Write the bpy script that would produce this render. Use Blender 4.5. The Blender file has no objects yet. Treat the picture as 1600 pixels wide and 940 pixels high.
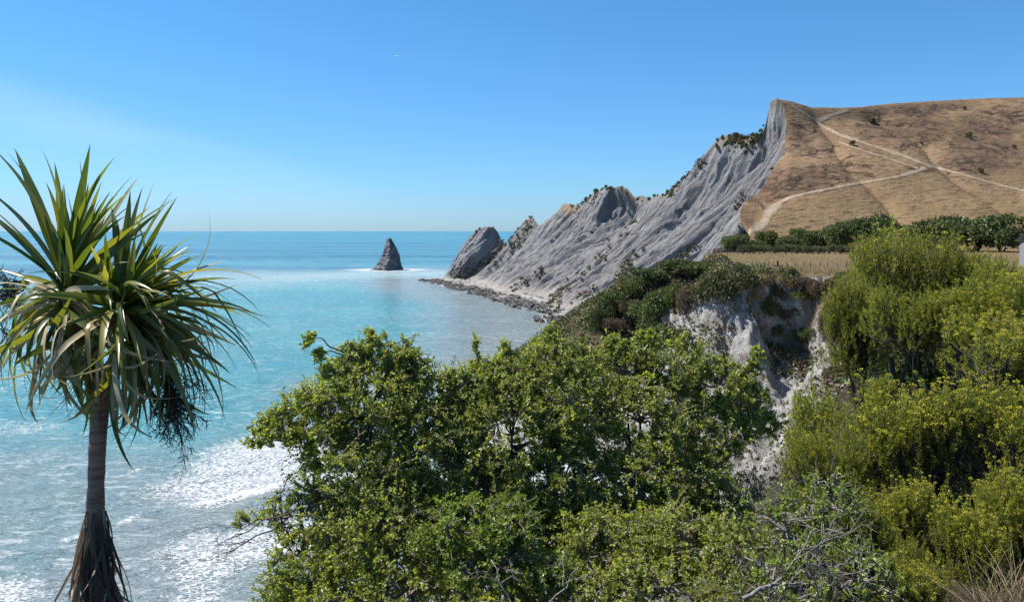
import bpy, math
import numpy as np
from mathutils import Vector, Matrix, Euler
from mathutils.bvhtree import BVHTree

S = bpy.context.scene
COL = S.collection
RNG = np.random.default_rng(7)
H, F, HY = 30.0, 1250.0, 361.0          # eye height above the sea, focal length and horizon row (1600 px frame)

# ------------------------------------------------------------------ camera, sky, sun, exposure
cam = bpy.data.objects.new('camera', bpy.data.cameras.new('camera'))
COL.objects.link(cam)
cam.location = (0, 0, H)
cam.rotation_euler = (math.radians(90), 0, 0)
cam.data.sensor_width = 36.0
cam.data.lens = F / 1600 * 36
cam.data.shift_y = -(470 - HY) / 1600
cam.data.clip_start = 0.1
cam.data.clip_end = 200000
S.camera = cam

SUN_AZ, SUN_EL = math.radians(-73), math.radians(56)      # azimuth from +Y, left is negative
sd = Vector((math.sin(SUN_AZ) * math.cos(SUN_EL), math.cos(SUN_AZ) * math.cos(SUN_EL), math.sin(SUN_EL)))
sun = bpy.data.objects.new('sun', bpy.data.lights.new('sun', 'SUN'))
COL.objects.link(sun)
sun.rotation_euler = sd.to_track_quat('Z', 'Y').to_euler()
sun.data.energy = 5.0
sun.data.angle = math.radians(0.53)
sun.data.color = (1.0, 0.95, 0.87)

W = bpy.data.worlds.new('World')
S.world = W
W.use_nodes = True
S.view_settings.view_transform = 'Standard'
S.view_settings.look = 'None'
S.view_settings.exposure = 0.78
S.view_settings.gamma = 1.0
S.cycles.max_bounces = 8
S.cycles.transparent_max_bounces = 4
S.cycles.sample_clamp_indirect = 6


class NT:
    """small node-tree writer"""
    def __init__(self, tree):
        self.t = tree
        tree.nodes.clear()

    def n(self, typ, **kw):
        nd = self.t.nodes.new(typ)
        for k, v in kw.items():
            if k == 'inp':
                for kk, vv in v.items():
                    if isinstance(vv, bpy.types.NodeSocket):
                        self.t.links.new(vv, nd.inputs[kk])
                    else:
                        nd.inputs[kk].default_value = vv
            else:
                setattr(nd, k, v)
        return nd

    def math(self, op, a, b=None, c=None, clamp=False):
        nd = self.t.nodes.new('ShaderNodeMath')
        nd.operation = op
        nd.use_clamp = clamp
        for i, v in enumerate((a, b, c)):
            if v is None:
                continue
            if isinstance(v, bpy.types.NodeSocket):
                self.t.links.new(v, nd.inputs[i])
            else:
                nd.inputs[i].default_value = v
        return nd.outputs[0]

    def ramp(self, fac, stops):
        nd = self.t.nodes.new('ShaderNodeValToRGB')
        e = nd.color_ramp.elements
        while len(e) < len(stops):
            e.new(0.5)
        for el, (p, c) in zip(e, stops):
            el.position = p
            el.color = (*c, 1) if not isinstance(c, (int, float)) else (c, c, c, 1)
        self.t.links.new(fac, nd.inputs[0])
        return nd.outputs[0]

    def mix(self, fac, a, b, blend='MIX'):
        nd = self.t.nodes.new('ShaderNodeMix')
        nd.data_type = 'RGBA'
        nd.blend_type = blend
        for i, v in ((0, fac), (6, a), (7, b)):
            if isinstance(v, bpy.types.NodeSocket):
                self.t.links.new(v, nd.inputs[i])
            elif isinstance(v, (int, float)):
                nd.inputs[i].default_value = v if i == 0 else (v, v, v, 1)
            else:
                nd.inputs[i].default_value = (*v, 1)
        return nd.outputs[2]

    def smooth(self, v, lo, hi, a=0.0, b=1.0):
        nd = self.n('ShaderNodeMapRange', interpolation_type='SMOOTHSTEP', inp={0: v, 1: lo, 2: hi, 3: a, 4: b})
        return nd.outputs[0]

    def mapped(self, vec, scale=(1, 1, 1), rot=(0, 0, 0), loc=(0, 0, 0)):
        return self.n('ShaderNodeMapping', inp={0: vec, 1: loc, 2: rot, 3: scale}).outputs[0]

    def noise(self, vec, scale, detail=4, rough=.5, dist=0):
        return self.n('ShaderNodeTexNoise', inp={'Vector': vec, 'Scale': scale, 'Detail': detail, 'Roughness': rough, 'Distortion': dist}).outputs[0]

    def bump(self, h, strength=.5, dist=.1, normal=None):
        i = {'Strength': strength, 'Distance': dist, 'Height': h}
        if normal is not None:
            i['Normal'] = normal
        return self.n('ShaderNodeBump', inp=i).outputs[0]

    def principled(self, color, rough=.8, normal=None, spec=.3, **kw):
        i = {'Base Color': color if isinstance(color, bpy.types.NodeSocket) else (*color, 1), 'Roughness': rough, 'Specular IOR Level': spec}
        if normal is not None:
            i['Normal'] = normal
        i.update(kw)
        return self.n('ShaderNodeBsdfPrincipled', inp=i).outputs[0]

    def out(self, sh):
        self.n('ShaderNodeOutputMaterial', inp={'Surface': sh})


def material(name):
    m = bpy.data.materials.new(name)
    m.use_nodes = True
    return m, NT(m.node_tree)


# sky: Nishita plus one faint band of cirrus on the left
nt = NT(W.node_tree)
sky = nt.n('ShaderNodeTexSky', sky_type='NISHITA', sun_disc=False, sun_elevation=SUN_EL, sun_rotation=SUN_AZ,
           altitude=30, air_density=1.0, dust_density=0.2, ozone_density=1.6)
gen = nt.n('ShaderNodeTexCoord').outputs['Generated']
cn = Vector((-.64, 1, .175)).cross(Vector((-.16, 1, .035))).normalized()
if cn.z < 0:
    cn = -cn
dt = nt.n('ShaderNodeVectorMath', operation='DOT_PRODUCT', inp={0: gen, 1: cn}).outputs['Value']
sx = nt.n('ShaderNodeSeparateXYZ', inp={0: gen})
streak = nt.noise(nt.mapped(gen, scale=(2.2, 2.2, 16), rot=(0, math.radians(-17), 0)), 1.6, 4, .55)
dtw = nt.math('ADD', dt, nt.math('MULTIPLY', nt.math('SUBTRACT', streak, .5), .05))
band = nt.math('MULTIPLY', nt.smooth(dtw, -.10, -.004), nt.smooth(dtw, .022, -.006))
fade = nt.smooth(sx.outputs[0], .02, -.5)
cir = nt.math('MULTIPLY', nt.math('MULTIPLY', band, fade), nt.math('MULTIPLY', streak, .22))
skyc = nt.mix(1.0, sky.outputs[0], nt.ramp(sx.outputs[2], [(0, (.40, .645, 1.14)), (.05, (.40, .70, 1.08)), (.30, (.38, .80, 1.08)), (1, (.40, .84, 1.10))]), 'MULTIPLY')
colr = nt.mix(cir, skyc, (7.2, 7.7, 8.2))
bg = nt.n('ShaderNodeBackground', inp={0: colr, 1: 0.083})
nt.n('ShaderNodeOutputWorld', inp={0: bg.outputs[0]})


# ------------------------------------------------------------------ numeric helpers
def P(px, py, d):
    """the point of the place that lies at distance d behind a pixel of the 1600x940 frame"""
    return np.array(((px - 800) / F * d, d, H - (py - HY) / F * d))


def _hash(ix, iy, iz, seed):
    h = (ix.astype(np.int64) * 374761393 + iy.astype(np.int64) * 668265263 + iz.astype(np.int64) * 2147483647 + seed * 1274126177) & 0xFFFFFFFF
    h = ((h ^ (h >> 13)) * 1274126177) & 0xFFFFFFFF
    h = ((h ^ (h >> 16)) * 2246822519) & 0xFFFFFFFF
    return ((h ^ (h >> 15)) & 0xFFFFFF) / float(0xFFFFFF) * 2 - 1


def vnoise(x, y, z=0.0, seed=0):
    x, y, z = np.broadcast_arrays(np.asarray(x, float), np.asarray(y, float), np.asarray(z, float))
    ix, iy, iz = np.floor(x), np.floor(y), np.floor(z)
    fx, fy, fz = x - ix, y - iy, z - iz
    fx, fy, fz = [f * f * f * (f * (f * 6 - 15) + 10) for f in (fx, fy, fz)]
    r = 0
    for a in (0, 1):
        for b in (0, 1):
            for c in (0, 1):
                w = (fx if a else 1 - fx) * (fy if b else 1 - fy) * (fz if c else 1 - fz)
                r = r + w * _hash(ix + a, iy + b, iz + c, seed)
    return r


def fbm(x, y, z=0.0, octv=4, gain=.5, seed=0):
    r, a, t = 0, 1.0, 0
    for i in range(octv):
        k = 2.03 ** i
        r = r + a * vnoise(np.asarray(x) * k + i * 7.3, np.asarray(y) * k - i * 3.1, np.asarray(z) * k + i * 1.7, seed + i)
        t += a
        a *= gain
    return r / t


def sstep(a, b, x):
    t = np.clip((np.asarray(x, float) - a) / (b - a), 0, 1)
    return t * t * (3 - 2 * t)


def unit(v):
    return v / np.maximum(np.linalg.norm(v, axis=-1, keepdims=True), 1e-9)


def rdir(n, rng):
    return unit(rng.normal(size=(n, 3)))


def new_mesh(name, V, faces, mats, midx=None, smooth=False, attrs=None):
    """faces: list of (n,k) index arrays; midx: matching list of material indices"""
    me = bpy.data.meshes.new(name)
    V = np.ascontiguousarray(V, dtype=np.float32).reshape(-1, 3)
    me.vertices.add(len(V))
    me.vertices.foreach_set('co', V.ravel())
    faces = [np.asarray(f, dtype=np.int32) for f in faces]
    li = np.concatenate([f.ravel() for f in faces])
    tot = np.concatenate([np.full(len(f), f.shape[1], np.int32) for f in faces])
    st = np.concatenate(([0], np.cumsum(tot)[:-1])).astype(np.int32)
    me.loops.add(len(li))
    me.loops.foreach_set('vertex_index', li)
    me.polygons.add(len(tot))
    me.polygons.foreach_set('loop_start', st)
    if midx is not None:
        me.polygons.foreach_set('material_index', np.concatenate([np.full(len(f), m, np.int32) for f, m in zip(faces, midx)]))
    me.polygons.foreach_set('use_smooth', np.full(len(tot), bool(smooth)))
    for m in (mats if isinstance(mats, (list, tuple)) else [mats]):
        me.materials.append(m)
    me.update(calc_edges=True)
    for k, v in (attrs or {}).items():
        a = me.attributes.new(k, 'FLOAT', 'POINT')
        a.data.foreach_set('value', np.ascontiguousarray(v, dtype=np.float32).ravel())
    return me


def grid_faces(nr, nc):
    i = np.arange(nr * nc).reshape(nr, nc)
    return np.stack((i[:-1, :-1], i[:-1, 1:], i[1:, 1:], i[1:, :-1]), -1).reshape(-1, 4)


class MB:
    """collects pieces into one mesh"""
    def __init__(self):
        self.V, self.Fs, self.M, self.n = [], [], [], 0

    def add(self, V, Fa, m=0):
        V = np.asarray(V, float).reshape(-1, 3)
        self.V.append(V)
        for f in (Fa if isinstance(Fa, list) else [Fa]):
            self.Fs.append(np.asarray(f) + self.n)
            self.M.append(m)
        self.n += len(V)
        return self

    def box(self, c, size, m=0, rz=0.0, taper=1.0):
        s = np.array(size) / 2
        q = np.array([[-1, -1, -1], [1, -1, -1], [1, 1, -1], [-1, 1, -1], [-1, -1, 1], [1, -1, 1], [1, 1, 1], [-1, 1, 1]], float) * s
        q[4:, :2] *= taper
        cz, sz = math.cos(rz), math.sin(rz)
        q = np.stack((q[:, 0] * cz - q[:, 1] * sz, q[:, 0] * sz + q[:, 1] * cz, q[:, 2]), -1) + np.array(c)
        return self.add(q, np.array([[0, 3, 2, 1], [4, 5, 6, 7], [0, 1, 5, 4], [1, 2, 6, 5], [2, 3, 7, 6], [3, 0, 4, 7]]), m)

    def mesh(self, name, mats, smooth=False):
        return new_mesh(name, np.concatenate(self.V), self.Fs, mats, self.M, smooth)


def tubes(pts, rad, sides=4, cap=True):
    """pts (n,k,3), rad (n,k) -> verts, quads (+ end caps)"""
    pts = np.asarray(pts, float)
    n, k, _ = pts.shape
    rad = np.broadcast_to(rad, (n, k))
    T = unit(np.gradient(pts, axis=1))
    ref = np.where(np.abs(T[..., 2:3]) < .9, np.array([0, 0, 1.0]), np.array([1.0, 0, 0]))
    A = unit(np.cross(T, ref))
    B = np.cross(T, A)
    th = np.arange(sides) / sides * 2 * np.pi
    V = pts[:, :, None, :] + rad[:, :, None, None] * (A[:, :, None, :] * np.cos(th)[:, None] + B[:, :, None, :] * np.sin(th)[:, None])
    i = np.arange(n * k * sides).reshape(n, k, sides)
    j = np.roll(i, -1, axis=2)
    q = np.stack((i[:, :-1], j[:, :-1], j[:, 1:], i[:, 1:]), -1).reshape(-1, 4)
    fs = [q]
    if cap:
        fs.append(i[:, -1, :].reshape(n, sides))
    return V.reshape(-1, 3), fs


def leaf_cards(Pt, D, N, L, Wd, fold=.18, six=False):
    """folded leaves: base Pt, direction D, face normal N, length and width"""
    D = unit(D)
    Sd = unit(np.cross(D, N))
    N = np.cross(Sd, D)
    L, Wd = [np.broadcast_to(a, (len(Pt),))[:, None] for a in (L, Wd)]
    if six:
        tpl = [(0, 0, 0), (.40, .42, fold), (.78, .46, fold), (1, 0, -.05), (.78, -.46, fold), (.40, -.42, fold)]
        fa = np.array([[0, 1, 2, 3], [0, 3, 4, 5]])
    else:
        tpl = [(0, 0, 0), (.55, .5, fold), (1, 0, 0), (.55, -.5, fold)]
        fa = np.array([[0, 2, 1], [0, 3, 2]])
    V = np.stack([Pt + D * L * a + Sd * Wd * b + N * Wd * c for a, b, c in tpl], 1)
    m = len(tpl)
    Fa = (fa[None] + (np.arange(len(Pt)) * m)[:, None, None]).reshape(-1, fa.shape[1])
    return V.reshape(-1, 3), Fa


# ------------------------------------------------------------------ scene-tree helpers
def tag(o, label=None, cat=None, group=None, kind=None):
    for k, v in (('label', label), ('category', cat), ('group', group), ('kind', kind)):
        if v:
            o[k] = v
    return o


def link(name, me, parent=None, loc=None):
    o = bpy.data.objects.new(name, me)
    COL.objects.link(o)
    if loc is not None:
        o.location = loc
    if parent is not None:
        o.parent = parent
    return o


def thing(name, loc, label, cat, group=None, rz=0.0, scale=None):
    o = bpy.data.objects.new(name, None)
    o.empty_display_size = .2
    COL.objects.link(o)
    o.location = loc
    o.rotation_euler = (0, 0, rz)
    if scale is not None:
        o.scale = scale
    return tag(o, label, cat, group)


# ------------------------------------------------------------------ materials
def leaf_material(name, stops, trans=.35, rough=.45, spec=.4, tcol=None, by_object=False):
    m, t = material(name)
    if by_object:
        r = t.n('ShaderNodeObjectInfo').outputs['Random']
    else:
        r = t.n('ShaderNodeNewGeometry').outputs['Random Per Island']
    c = t.ramp(r, stops)
    p = t.principled(c, rough, spec=spec)
    tc = t.mix(1.0, c, tcol or (1.5, 1.6, .7), 'MULTIPLY')
    tr = t.n('ShaderNodeBsdfTranslucent', inp={0: tc})
    mx = t.n('ShaderNodeMixShader', inp={0: trans, 1: p, 2: tr.outputs[0]})
    t.out(mx.outputs[0])
    return m


def plain(name, c0, c1, scale=6, rough=.85, bump=.3, dist=.01, spec=.25, stretch=(1, 1, 1), coord='Object'):
    m, t = material(name)
    v = t.mapped(t.n('ShaderNodeTexCoord').outputs[coord], scale=stretch)
    nz = t.noise(v, scale, 5, .6)
    c = t.mix(t.smooth(nz, .3, .7), c0, c1)
    t.out(t.principled(c, rough, t.bump(nz, bump, dist), spec))
    return m


M_SHRUB = leaf_material('glossy_leaf', [(0, (.125, .15, .032)), (.45, (.24, .275, .06)), (.85, (.33, .355, .09)), (.96, (.32, .28, .06)), (1, (.32, .21, .03))], .54, .40, .5)
M_SHRUB2 = leaf_material('fresh_leaf', [(0, (.10, .14, .022)), (.6, (.19, .25, .038)), (1, (.26, .30, .055))], .38, .38, .5)
M_SPRIG = leaf_material('sprig_leaf', [(0, (.115, .140, .022)), (.6, (.225, .24, .034)), (1, (.36, .32, .05))], .50, .5, .3)
M_SPRIG2 = leaf_material('fine_leaf', [(0, (.12, .13, .020)), (.6, (.215, .22, .034)), (1, (.31, .28, .05))], .50, .5, .3)
M_FLOWER = leaf_material('yellow_flower', [(0, (.33, .32, .03)), (1, (.50, .45, .06))], .25, .6, .2, (1.2, 1.1, .6))
M_BARK = plain('grey_bark', (.11, .09, .075), (.24, .205, .175), 40)
M_DARKBARK = plain('dark_bark', (.045, .037, .03), (.10, .082, .066), 30)
M_DEADWOOD = plain('bleached_wood', (.13, .115, .10), (.28, .255, .23), 30)
M_STRAW = leaf_material('straw', [(0, (.26, .19, .10)), (.6, (.42, .32, .18)), (1, (.55, .45, .28))], .25, .7, .15, (1, 1, .8))
M_BUSH = {
    'dark': leaf_material('dark_bush_leaf', [(0, (.034, .046, .018)), (.6, (.070, .090, .030)), (1, (.15, .175, .06))], .2, .5, .3),
    'mid': leaf_material('mid_bush_leaf', [(0, (.05, .066, .022)), (.6, (.095, .122, .036)), (1, (.18, .20, .07))], .22, .5, .3),
    'olive': leaf_material('olive_bush_leaf', [(0, (.04, .045, .02)), (.6, (.075, .08, .035)), (1, (.12, .12, .055))], .22, .55, .25),
    'brown': leaf_material('brown_bush_leaf', [(0, (.07, .05, .035)), (.6, (.13, .095, .07)), (1, (.22, .16, .11))], .15, .7, .15),
    'dry': leaf_material('dry_bush_leaf', [(0, (.20, .12, .07)), (.6, (.32, .20, .12)), (1, (.42, .28, .17))], .2, .7, .15),
    'spiky': leaf_material('spiky_bush_leaf', [(0, (.06, .075, .02)), (.6, (.12, .14, .04)), (1, (.24, .25, .09))], .25, .5, .3),
}
M_POST = plain('weathered_post', (.10, .075, .055), (.22, .17, .125), 14)
M_POSTDARK = plain('dark_post', (.035, .028, .022), (.075, .058, .045), 14)
M_WIRE = plain('fence_wire', (.16, .15, .145), (.24, .23, .22), 20, .5)

# cliff: pale grey mudstone, streaked down the fall line, tan scree at the foot
M_CLIFF, t = material('cliff_rock')
pos = t.n('ShaderNodeNewGeometry').outputs['Position']
fl = t.n('ShaderNodeAttribute', attribute_name='along').outputs['Fac']
fs = t.n('ShaderNodeAttribute', attribute_name='up').outputs['Fac']
vec = t.n('ShaderNodeCombineXYZ', inp={0: fl, 1: fs, 2: 0.0}).outputs[0]
st1 = t.noise(t.mapped(vec, scale=(.35, 2.2, 1)), 1.0, 6, .62, .6)
st2 = t.noise(t.mapped(vec, scale=(1.1, 6, 1)), 1.0, 5, .6, .4)
big = t.noise(pos, .035, 4, .55)
c = t.mix(t.smooth(st1, .32, .68), (.130, .127, .131), (.255, .25, .252))
c = t.mix(t.math('MULTIPLY', t.smooth(st2, .5, .75), .55), c, (.33, .32, .315))
c = t.mix(t.math('MULTIPLY', t.smooth(big, .48, .7), .5), c, (.22, .205, .195))
c = t.mix(t.math('MULTIPLY', t.smooth(fs, .20, .0), .75), c, (.33, .30, .27))
topm = t.math('MULTIPLY', t.smooth(fs, .93, 1.0), t.smooth(t.noise(pos, .25, 3), .35, .6))
c = t.mix(t.math('MULTIPLY', topm, .75), c, (.16, .12, .085))
c = t.mix(t.n('ShaderNodeAttribute', attribute_name='cap').outputs['Fac'], c, (.235, .175, .135))
b1 = t.bump(st1, .9, 1.6)
b2 = t.bump(st2, .9, .8, b1)
bz = t.bump(t.noise(pos, 1.1, 6, .7), .9, .7, b2)
t.out(t.principled(c, .9, bz, .12))

# stack rock, darker
M_STACK = plain('stack_rock', (.050, .052, .058), (.155, .152, .155), .22, .9, .9, 1.2, .12, (1, 1, 1.6))
M_SHELF, t = material('shelf_rock')
tc = t.n('ShaderNodeTexCoord').outputs['Object']
n1 = t.noise(t.mapped(tc, scale=(.55, .09, 1), rot=(0, 0, .17)), 1.0, 6, .65, .5)
up = t.n('ShaderNodeAttribute', attribute_name='height').outputs['Fac']
c = t.mix(t.smooth(t.math('ADD', n1, t.math('MULTIPLY', up, .16)), .55, .64), (.045, .040, .037), (.24, .22, .20))
c = t.mix(t.smooth(up, .80, 1.1), c, (.34, .315, .285))
t.out(t.principled(c, .75, t.bump(n1, .8, .4), .3))

# dry grass hill
M_HILL, t = material('dry_hill')
pos = t.n('ShaderNodeNewGeometry').outputs['Position']
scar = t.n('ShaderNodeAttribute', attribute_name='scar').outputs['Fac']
low = t.n('ShaderNodeAttribute', attribute_name='low').outputs['Fac']
n0 = t.noise(pos, .022, 5, .6)
n1 = t.noise(pos, .16, 6, .65)
n2 = t.noise(t.mapped(pos, scale=(.35, .35, 1.6)), .9, 5, .62)
n3 = t.noise(pos, 1.4, 4, .7)
c = t.mix(t.smooth(n0, .38, .64), (.150, .098, .060), (.228, .154, .092))
c = t.mix(t.math('MULTIPLY', t.smooth(n1, .52, .72), .65), c, (.30, .21, .128))
c = t.mix(t.math('MULTIPLY', low, .75), c, t.mix(n1, (.175, .118, .060), (.275, .196, .104)))
c = t.mix(t.math('MULTIPLY', t.smooth(n2, .52, .66), .8), c, (.085, .055, .040))
c = t.mix(t.math('MULTIPLY', t.smooth(n3, .5, .8), .35), c, (.30, .21, .13))
c = t.mix(t.math('MULTIPLY', t.math('MULTIPLY', scar, .72), t.smooth(n1, .42, .56)), c, (.085, .058, .044))
c = t.mix(t.math('MULTIPLY', scar, t.smooth(n2, .62, .72)), c, (.22, .165, .12))
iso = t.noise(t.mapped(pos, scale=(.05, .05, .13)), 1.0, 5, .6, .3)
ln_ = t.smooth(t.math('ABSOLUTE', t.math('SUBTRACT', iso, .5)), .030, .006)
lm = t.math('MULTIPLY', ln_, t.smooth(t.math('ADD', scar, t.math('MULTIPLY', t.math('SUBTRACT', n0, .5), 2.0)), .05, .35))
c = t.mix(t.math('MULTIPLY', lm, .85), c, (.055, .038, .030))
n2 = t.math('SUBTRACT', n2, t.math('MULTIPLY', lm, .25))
ba = t.bump(n2, .9, 1.1)
bb = t.bump(n3, .6, .3, ba)
t.out(t.principled(c, .95, bb, .05))

M_PATH, t = material('pale_track')
pos = t.n('ShaderNodeNewGeometry').outputs['Position']
vg = t.n('ShaderNodeAttribute', attribute_name='verge').outputs['Fac']
n1 = t.noise(pos, .5, 5, .65)
n2 = t.noise(pos, 1.8, 4, .65)
c = t.mix(t.smooth(n1, .35, .65), (.23, .175, .125), (.345, .28, .21))
vm = t.smooth(t.math('ADD', vg, t.math('MULTIPLY', t.math('SUBTRACT', t.math('ADD', n1, n2), 1.0), 1.7)), .40, .80)
c = t.mix(vm, c, t.mix(n2, (.12, .08, .05), (.21, .15, .09)))
t.out(t.principled(c, .95, t.bump(n2, .6, .25), .05))

# near ground: white crumbling silt on steep faces, straw grass on flat ground
M_NEAR, t = material('near_ground')
geo = t.n('ShaderNodeNewGeometry')
pos = geo.outputs['Position']
grass = t.n('ShaderNodeAttribute', attribute_name='grass').outputs['Fac']
nz = t.noise(pos, .35, 6, .65)
nf = t.noise(t.mapped(pos, scale=(1, 1, .5)), 2.2, 6, .68)
nl = t.n('ShaderNodeTexNoise', noise_type='RIDGED_MULTIFRACTAL', inp={'Vector': t.mapped(pos, scale=(.7, .7, .55)), 'Scale': 1.0, 'Detail': 6, 'Roughness': .6}).outputs[0]
c = t.mix(t.smooth(nz, .35, .65), (.30, .285, .265), (.53, .51, .48))
c = t.mix(t.math('MULTIPLY', t.smooth(nf, .50, .66), .7), c, (.13, .105, .085))
dirt = t.noise(t.mapped(pos, scale=(.5, .5, .16)), 1.0, 5, .65)
c = t.mix(t.math('MULTIPLY', t.smooth(dirt, .50, .64), .65), c, (.15, .115, .085))
g = t.mix(nz, (.15, .105, .055), (.25, .185, .095))
g = t.mix(t.smooth(nf, .5, .75), g, (.31, .24, .145))
gm = t.smooth(t.math('ADD', grass, t.math('MULTIPLY', t.math('SUBTRACT', nz, .5), 1.6)), .4, .6)
c = t.mix(gm, c, g)
scrub = t.n('ShaderNodeAttribute', attribute_name='scrub').outputs['Fac']
c = t.mix(t.smooth(t.math('ADD', scrub, t.math('MULTIPLY', t.math('SUBTRACT', nf, .5), 1.4)), .4, .6), c, t.mix(nz, (.07, .055, .035), (.17, .125, .085)))
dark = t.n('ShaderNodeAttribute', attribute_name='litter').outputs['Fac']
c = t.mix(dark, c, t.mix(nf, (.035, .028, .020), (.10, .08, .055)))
n9 = t.noise(t.mapped(pos, scale=(1, 1, 1.8)), 5.5, 5, .7)
b1 = t.bump(nl, .9, .45)
b2 = t.bump(nf, 1.0, .6, b1)
b2 = t.bump(n9, .9, .22, b2)
t.out(t.principled(c, .95, b2, .08))

# water
M_SEA, t = material('sea_water')
geo = t.n('ShaderNodeNewGeometry')
pos = geo.outputs['Position']
at = lambda k: t.n('ShaderNodeAttribute', attribute_name=k).outputs['Fac']
sed, far, foam, shal = at('sediment'), at('far'), at('foam'), at('shallow')
drift = t.noise(t.mapped(pos, scale=(.006, .016, 1)), 1.0, 4, .55)
sedn = t.math('ADD', sed, t.math('MULTIPLY', t.math('SUBTRACT', drift, .5), .35), clamp=True)
turq = t.mix(t.smooth(drift, .35, .65), (.036, .225, .270), (.07, .285, .31))
c = t.mix(t.smooth(far, .0, 1.0), turq, (.007, .13, .215))
bands = t.noise(t.mapped(pos, scale=(.0012, .009, 1)), 1.0, 4, .6)
c = t.mix(t.math('MULTIPLY', far, t.math('MULTIPLY', t.smooth(bands, .42, .62), .85)), c, (.05, .25, .31))
c = t.mix(t.math('MULTIPLY', shal, .85), c, (.34, .42, .42))
c = t.mix(t.math('MULTIPLY', t.smooth(sedn, .25, .95), .92), c, (.205, .238, .240))
# wind-blown flecks and lines of white, with sun glitter painted in as colour
fl1 = t.noise(t.mapped(pos, scale=(.30, .75, 1), rot=(0, 0, .25)), 1.0, 5, .7)
fl2 = t.noise(t.mapped(pos, scale=(.02, .05, 1), rot=(0, 0, -.1)), 1.0, 3, .6)
fleck = t.math('MULTIPLY', t.math('MULTIPLY', t.smooth(fl1, .535, .635), .72), t.smooth(fl2, .36, .58))
fl3 = t.noise(t.mapped(pos, scale=(1.3, 3.2, 1), rot=(0, 0, .3)), 1.0, 3, .6)  # finest layer: sun glints on the water, painted white
fl4 = t.noise(t.mapped(pos, scale=(.05, .11, 1), rot=(0, 0, .2)), 1.0, 3, .6)
fleck = t.math('MAXIMUM', fleck, t.math('MULTIPLY', t.smooth(fl3, .59, .67), t.smooth(fl4, .36, .54)))
fl5 = t.noise(t.mapped(pos, scale=(.035, .16, 1), rot=(0, 0, .05)), 1.0, 5, .75)
fleck = t.math('MAXIMUM', fleck, t.math('MULTIPLY', t.math('MULTIPLY', t.smooth(fl5, .56, .68), .8), t.math('ADD', t.math('ADD', .42, t.math('MULTIPLY', far, .5)), t.math('MULTIPLY', shal, .6), clamp=True)))
net = t.n('ShaderNodeTexVoronoi', feature='DISTANCE_TO_EDGE', inp={'Vector': t.n('ShaderNodeVectorMath', operation='ADD', inp={0: t.mapped(pos, scale=(1.2, 2.7, 1), rot=(0, 0, .35)), 1: t.n('ShaderNodeTexNoise', inp={'Vector': pos, 'Scale': 1.1, 'Detail': 3}).outputs[1]}).outputs[0], 'Scale': 1.0}).outputs[0]
nfo = t.noise(pos, .9, 5, .65)
dens = t.math('ADD', foam, t.math('MULTIPLY', t.math('SUBTRACT', nfo, .5), 1.5))
lace = t.smooth(t.math('SUBTRACT', t.math('MULTIPLY', dens, .22), net), -.05, .07)
fo = t.math('MULTIPLY', lace, t.smooth(dens, .12, .40))
solid = t.smooth(dens, 1.15, 1.4)
fo = t.math('MAXIMUM', fo, solid)
fo = t.math('MAXIMUM', fo, t.math('MULTIPLY', fleck, .75), clamp=True)
c = t.mix(fo, c, (.62, .63, .64))
w1 = t.noise(t.mapped(pos, scale=(.10, .26, 1), rot=(0, 0, .35)), 1.0, 5, .6)
w2 = t.noise(t.mapped(pos, scale=(.7, 1.5, 1), rot=(0, 0, .3)), 1.0, 5, .68)
bb = t.bump(w1, .9, 3.0)
bb = t.bump(w2, .95, .8, bb)
bb = t.bump(t.math('MULTIPLY', fo, 1.0), .5, .12, bb)
rg = t.math('ADD', t.math('ADD', .16, t.math('MULTIPLY', far, .22)), t.math('MULTIPLY', fo, .6))
t.out(t.principled(c, rg, bb, .28))

# ------------------------------------------------------------------ sea
ang = np.radians(np.concatenate((np.arange(-180, -44, 8), np.arange(-44, 44, .26), np.arange(44, 181, 8))))
rad_ = [10, 20, 30, 40, 48, 54, 58]
while rad_[-1] < 120:
    rad_.append(rad_[-1] + .55)
while rad_[-1] < 90000:
    rad_.append(rad_[-1] * 1.028)
rad_ = np.array(rad_)
A_, R_ = np.meshgrid(ang, rad_)
X, Y = np.sin(A_) * R_, np.cos(A_) * R_


def seaxy(px, py):
    y = H * F / (py - HY)
    return np.array(((px - 800) / F * y, y))


def poly_dist(X, Y, pts):
    """signed distance to polygon, negative inside"""
    d = np.full(X.shape, 1e18)
    ins = np.zeros(X.shape, bool)
    n = len(pts)
    for i in range(n):
        x0, y0 = pts[i]
        x1, y1 = pts[(i + 1) % n]
        dx, dy = x1 - x0, y1 - y0
        tt = np.clip(((X - x0) * dx + (Y - y0) * dy) / (dx * dx + dy * dy + 1e-12), 0, 1)
        d = np.minimum(d, (X - x0 - tt * dx) ** 2 + (Y - y0 - tt * dy) ** 2)
        if y0 != y1:
            ins ^= ((y0 > Y) != (y1 > Y)) & (X < dx * (Y - y0) / dy + x0)
    d = np.sqrt(d)
    return np.where(ins, -d, d)


def shore_x(y):
    return np.interp(y, [0, 60, 90, 120, 160, 200, 245, 290, 320, 354, 395, 436, 480, 505, 530],
                     [-12, -9, -6, 2, 12, 19, 19, 14, 6, -3, -17, -33, -47, -52, -40])


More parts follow.
